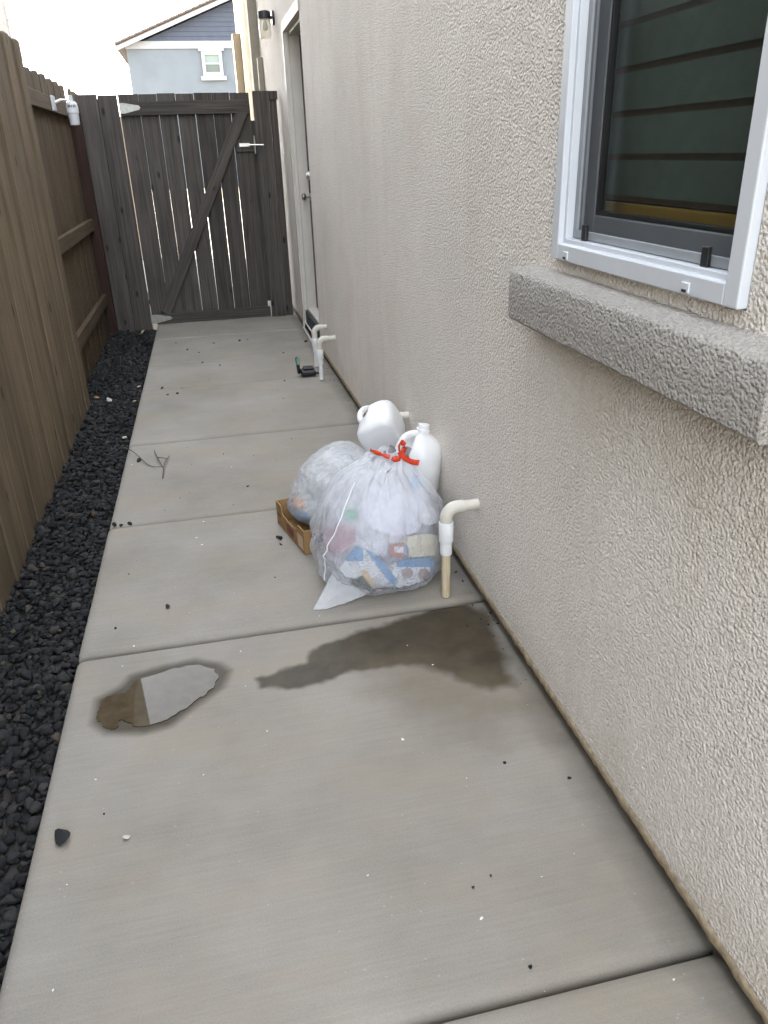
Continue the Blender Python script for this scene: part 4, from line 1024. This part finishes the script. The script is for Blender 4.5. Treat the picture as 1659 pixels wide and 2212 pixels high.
# back bag: slumped, inside the tray and over its far edge towards the wall
rb = empty('trash_bag', (.45, 2.75, 0), 'crinkled grey white trash bag slumped in the brown cardboard tray', 'trash bag')
def bag2_pt(th_, v):
    # v 0..1 from bottom to top
    ph = (v-.5)*PI; cz = math.sin(ph); cr = math.cos(ph)
    n = 2.6; c, s = math.cos(th_), math.sin(th_); r = (abs(c)**n+abs(s)**n)**(-1/n)
    rr = max(cr, 0)**.55
    x = .458+.272*r*c*rr; y = 2.795+.205*r*s*rr
    y += .06*(x-.40)*1.2
    top = float(np.interp(x, [.18, .23, .30, .38, .45, .52, .60, .72, .76], [.15, .20, .255, .300, .305, .255, .205, .185, .165]))
    z = .013 + (cz*.5+.5)*top
    # lean: the left lobe overhangs a little
    q = Vector((x*7, y*7, z*7)); f = .016*noise.noise(q)+.008*noise.noise(q*2.7)+.004*noise.noise(q*7)
    band = .007*(abs(noise.noise(Vector(((x*.62+z*.8)*26, (x*.8-z*.62)*5, y*6))))-.3)*math.exp(-((x-.29)/.14)**2)      # tight wrinkles across the left lobe
    vd = noise.voronoi(Vector((x*15, y*15, z*15)))[0]; f += .011*(.42-min(vd[0], .8)); vd = noise.voronoi(Vector((x*38+z*20, y*34, z*42)))[0]; f += .004*(.42-min(vd[0], .8))
    nrm = Vector((x-.458, (y-2.795)*1.3, (z-top/2)*1.5)); nrm.normalize()
    p = Vector((x, y, z))+nrm*(f+band-.010)
    p.z = max(p.z, .0125)
    # keep inside the tray walls near the floor
    if p.z < .104:
        lx = (p-c0).dot(exv); ly = (p-c0).dot(ey)
        cx_ = min(max(lx, .009), TW-.009); cy_ = min(max(ly, .009), Ly-.009)
        p = Vector((0, 0, p.z)) + Vector((c0.x, c0.y, 0)) + exv*cx_ + ey*cy_
    return p
N1, N2 = 220, 110
V = [bag2_pt(2*PI*i/N1, .02+.96*j/N2) for j in range(N2+1) for i in range(N1)]
F = [(j*N1+i, j*N1+(i+1) % N1, (j+1)*N1+(i+1) % N1, (j+1)*N1+i) for j in range(N2) for i in range(N1)]
F += [tuple(range(N1))[::-1], tuple(range(N2*N1, (N2+1)*N1))]
o = mesh_obj('film', V, F, MAT['bag2'], None, True); child(o, rb)
cor = [v.lerp(Vector((.44, 2.80, .12)), .10) for v in V[::2]]
mcore2 = M('crumpled_waste', .8, (.5, .5, .5), .2); vv = mcore2.coord('World', (1, 1, 1.6)); mcore2.col(mcore2.ramp(mcore2.noise(vv, 13, 4, .6), [(.30, (.30, .33, .37)), (.42, (.55, .55, .55)), (.56, (.66, .66, .65)), (.66, (.72, .71, .70))])); mcore2.bump(mcore2.noise(vv, 45, 4, .7), .8, .006)
n1 = N1//2; F2 = [(j*n1+i, j*n1+(i+1) % n1, (j+1)*n1+(i+1) % n1, (j+1)*n1+i) for j in range(N2) for i in range(n1)]+[tuple(range(n1))[::-1], tuple(range(N2*n1, (N2+1)*n1))]
o = mesh_obj('waste_bundle', cor, F2, mcore2.m, None, True); tag(o, 'crumpled grey waste packed inside the rear trash bag', 'waste')
def patch2(nm, th0, th1, v0, v1, mat, label, cat):
    V = []; F = []; n = 14
    for j in range(n+1):
        for i in range(n+1):
            p = bag2_pt(th0+(th1-th0)*i/n, v0+(v1-v0)*j/n); V.append(p.lerp(Vector((.44, 2.80, .12)), .04))
    m_ = len(V); V += [p.lerp(Vector((.44, 2.80, .12)), -.015) for p in V]
    for j in range(n):
        for i in range(n): a = j*(n+1)+i; F += [(a, a+1, a+n+2, a+n+1), (a+m_, a+n+1+m_, a+n+2+m_, a+1+m_)]
    o = mesh_obj(nm, V, F, mat, None, True); tag(o, label, cat)
patch2('blue_packet', PI-.1, PI+.75, .36, .52, plain('packet_blue', (.10, .30, .62), .5), 'blue packet showing through the rear trash bag above the cardboard tray', 'packet')
patch2('orange_packet', PI+.0, PI+.6, .60, .68, plain('packet_orange', (.62, .30, .14), .5), 'thin orange packet showing through the rear trash bag', 'packet')
# ------------------------------------------------------------------ milk jugs
def mk_jug():
    m = M('jug_plastic', .36, (.8, .8, .8), .45); m.p.inputs['Subsurface Weight'].default_value = .4
    m.p.inputs['Subsurface Radius'].default_value = (.03, .03, .03); m.p.inputs['Subsurface Scale'].default_value = .6
    v = m.coord('Object'); m.col(m.ramp(m.noise(v, 8, 3), [(.3, (.72, .72, .72)), (.7, (.83, .83, .82))])); m.bump(m.noise(v, 22, 3), .3, .003); return m.m
MAT['jug'] = mk_jug()
def jug(label, loc, mat_rot, sq=4.0, round_=False):
    t = empty('milk_jug', loc, label, 'jug', 'empty plastic gallon jugs')
    H_ = .262
    prof = [(0, .060), (.004, .068), (.012, .074), (.03, .0765), (.10, .0770), (.140, .0775), (.160, .0765), (.176, .0730), (.192, .0655), (.206, .0545), (.217, .0415), (.226, .029), (.231, .022), (.238, .0205), (.239, .0235), (.246, .0235), (.247, .0195), (.262, .0192)]
    N = 64; V = []; F = []
    for z, r in prof:
        k = min(1, max(0, (z-.13)/.08)); n = sq*(1-k)+2*k if not round_ else 2.3*(1-k)+2*k
        for i in range(N):
            a = 2*PI*i/N+PI/4; c, s = math.cos(a), math.sin(a); rr = r*(abs(math.cos(a-PI/4))**n+abs(math.sin(a-PI/4))**n)**(-1/n)
            x, y = rr*c, rr*s
            # handle corner is cut back
            da = ((a-PI/4*0+PI) % (2*PI))-PI
            kk = max(0, 1-abs(da)/.55)*max(0, min(1, (z-.095)/.03))*max(0, min(1, (.225-z)/.03))
            x -= kk*.042
            V.append((x, y, z))
    for j in range(len(prof)-1):
        for i in range(N): F.append((j*N+i, j*N+(i+1) % N, (j+1)*N+(i+1) % N, (j+1)*N+i))
    F += [tuple(range(N))[::-1], tuple(range((len(prof)-1)*N, len(prof)*N))]
    o = mesh_obj('body', V, F, MAT['jug']); o.parent = t; shade_auto(o, 50)
    hp = [Vector(p) for p in [(.014, 0, .228), (.040, 0, .228), (.066, 0, .216), (.080, 0, .190), (.087, 0, .158), (.085, 0, .126), (.074, 0, .104), (.060, 0, .092)]]
    hd = dens(hp, 4); bm = bmesh.new(); add_tube(bm, hd, [.0125]*len(hd), 14)
    for v in bm.verts: v.co.y *= .85
    o = bm_obj('handle', bm, MAT['jug'], t); shade_auto(o)
    t.rotation_euler = mat_rot.to_euler(); t.scale = (1.07, 1.07, 1.03); return t
# upright one leaning towards the wall, handle to the left
nk = at_y(915, 922, 2.56)
Rz = Matrix.Rotation(math.radians(192), 3, 'Z'); R1 = Matrix.Rotation(math.radians(9), 3, 'Y') @ Matrix.Rotation(math.radians(-3), 3, 'X') @ Rz
jug('empty white milk jug leaning upright against the stucco wall behind the tied bag', nk - R1 @ Vector((0, 0, .26)), R1, round_=True)
# tilted one, base towards the path, corner up
ax = Vector((.20, .80, .22)).normalized()
upv = Vector((0, 0, 1)); sidev = ax.cross(upv).normalized(); upp = sidev.cross(ax).normalized()
# jug local z -> ax ; local +x (handle) -> left/up
hx = (upp*.30 - sidev*.95).normalized(); hy = ax.cross(hx).normalized()
R2 = Matrix((hx, hy, ax)).transposed()
cj = at_y(824, 930, 2.94)
jug('empty white milk jug tipped over with its base up beside the upright jug', cj - R2 @ Vector((0, 0, .085)), R2, sq=5.0)
# ------------------------------------------------------------------ loose rocks, chips, twig
def rock_obj(nm, p, s, mat, label, cat, group=None, seed=0, flat=.8):
    V, Fc = PROTO[seed % len(PROTO)]; rs_ = random.Random(seed); Rm = rot_rand(rs_); W = (V*s*np.array((1, 1, flat))) @ Rm.T
    W[:, 2] -= W[:, 2].min()
    o = mesh_obj(nm, W.tolist(), Fc.tolist(), mat, None, False, p)
    a = o.data.attributes.new('rnd', 'FLOAT', 'POINT'); a.data.foreach_set('value', [rs_.random()*.5+.3]*len(W))
    tag(o, label, cat, group); return o
def gz(x, y): return next((l for a, b, l in zip(JOINTS, JOINTS[1:], [0, 0, .006, .002, .004, 0, 0, 0, 0]) if a <= y < b), 0)
def on_slab(px, py):
    p = ground(px, py); p.z = gz(p.x, p.y)+.0005; return p
rock_obj('lava_rock', on_slab(135, 1812), .0235, MAT['rock'], 'large black lava rock lying alone on the path below the puddle', 'rock', None, 3)
rock_obj('lava_rock', on_slab(363, 1316), .0105, MAT['rock'], 'small black lava rock on the slab above the puddle', 'rock', None, 5)
for k, (px, py, s) in enumerate([(248, 1138, .013), (262, 1138, .011), (282, 1137, .012)]):
    rock_obj('lava_rock', on_slab(px, py), s, MAT['rock'], 'black lava rock caught in the slab joint below the twig', 'rock', 'rocks in the joint', k+2)
for k, (px, py, s) in enumerate([(383, 852, .013), (362, 855, .010), (350, 839, .011), (437, 784, .011), (518, 737, .013), (405, 757, .011), (430, 762, .010), (462, 742, .010), (475, 790, .008), (535, 1053, .008), (660, 739, .018), (612, 763, .008), (615, 825, .008), (604, 1168, .013), (607, 1180, .008), (250, 1362, .006), (300, 998, .015), (535, 735, .007), (380, 742, .008)]):
    rock_obj('lava_rock', on_slab(px, py), s, MAT['rock'], 'small black rock chip strewn over the far concrete slabs', 'rock', 'rock chips on the path', k+10, .6)
rock_obj('pale_stone', on_slab(273, 1810), .011, MAT['white_rock'], 'pale chip lying beside the large lava rock on the path', 'stone', None, 7, .4)
for k, (px, py, s, mt, lb) in enumerate([(282, 706, .040, 'pale_rock', 'tan stone on the lava rock at the foot of the gate panel'), (308, 717, .022, 'pale_rock', 'small tan stone next to the larger one at the gate panel'), (236, 864, .022, 'white_rock', 'white square chip on the lava rock'), (301, 835, .018, 'white_rock', 'rounded white pebble on the lava rock at the path edge'), (208, 858, .024, 'leaf', 'orange brown leaf crumpled against the fence foot'), (290, 867, .018, 'pale_rock', 'tan chip on the lava rock by the path edge'), (268, 946, .020, 'white_rock', 'curved pale chip at the edge of the lava rock')]):
    p = ground(px, py, -.022); p.z = -.030
    rock_obj('stone_chip', p, s, MAT[mt], lb, 'stone', None, k+40, .6)
tw = empty('twig', ground(345, 1015, .01), 'thin dry forked twig lying across the edge of the path', 'twig')
for pts in ([(268, 970), (290, 985), (322, 1008), (350, 1018)], [(352, 1036), (357, 1010), (366, 988)], [(352, 1012), (338, 990), (334, 975)], [(340, 992), (352, 998), (364, 995)]):
    P = dens([on_slab(*q)+Vector((0, 0, .006+.014*(k % 2))) for k, q in enumerate(pts)], 5)
    child(tube('stem', P, [.0026-.0012*i/len(P) for i in range(len(P))], MAT['twig'], None, 7), tw)
# crumbs of black rock along the wall and the joints
rs = random.Random(21); it = []
for k in range(170):
    y = rs.uniform(1.6, 6.9); x = WALL - abs(rs.gauss(0, .035))-.004
    if rs.random() < .35: x = rs.uniform(-.5, .7); y = rs.uniform(2.2, 7.1)
    if .2 < x < .72 and 2.1 < y < 3.05: continue
    s = rs.uniform(.0014, .0042); it.append((x, y, gz(x, y)+s*.4, s))
for px, py in [(1060, 1325), (1066, 1340), (1075, 1348), (1055, 1350), (985, 1240), (1000, 1260), (1230, 1682), (1060, 1893), (1022, 1918), (1090, 1648), (1145, 2090), (700, 1165), (225, 1760)]:
    p = on_slab(px, py); it.append((p.x, p.y, p.z+.002, rs.uniform(.003, .006)))
o = scatter('rock_crumbs', it, MAT['rock'], 9); tag(o, 'tiny black rock crumbs scattered along the foot of the wall and path', 'debris', kind='stuff')
# dried white paint spatters, thin raised flakes
V = []; F = []; rs = random.Random(31)
spots = [(870, 1598, 7), (1040, 1985, 11), (795, 1892, 6), (1455, 2117, 7), (115, 2140, 6), (145, 1912, 4), (520, 1408, 4), (207, 1685, 5), (1008, 1682, 4), (1170, 1895, 4), (577, 1580, 4), (880, 1395, 3), (425, 1165, 4), (437, 1180, 4), (500, 1010, 3), (440, 1130, 4), (285, 1005, 3), (690, 1335, 3), (1240, 1845, 3), (290, 1400, 4), (440, 1675, 3), (935, 1437, 4), (1085, 1386, 3), (265, 1440, 3)]
for _ in range(22): spots.append((rs.uniform(200, 1200), rs.uniform(1100, 2150), rs.uniform(1, 2.2)))
for px, py, r in spots:
    p = on_slab(px, py)
    if p.x > .70 or p.x < LE(p.y)+.03: continue
    rad = r*p.length/FPX*.8; n = 10; b = len(V)
    V.append((p.x, p.y, p.z+.0022))
    e = rs.uniform(.5, 1.0); a0 = rs.uniform(0, PI)
    for k in range(n):
        a = 2*PI*k/n; q = rad*rs.uniform(.6, 1.1); dx, dy_ = q*math.cos(a), q*math.sin(a)*e
        V.append((p.x+dx*math.cos(a0)-dy_*math.sin(a0), p.y+dx*math.sin(a0)+dy_*math.cos(a0), p.z+.0014))
    F += [(b, b+1+k, b+1+(k+1) % n) for k in range(n)]
o = mesh_obj('paint_flecks', V, F, plain('white_fleck', (.68, .67, .64), .7, .3, 0, .15, 120)); tag(o, 'dried white flecks spattered over the concrete path', 'flecks', kind='stuff')
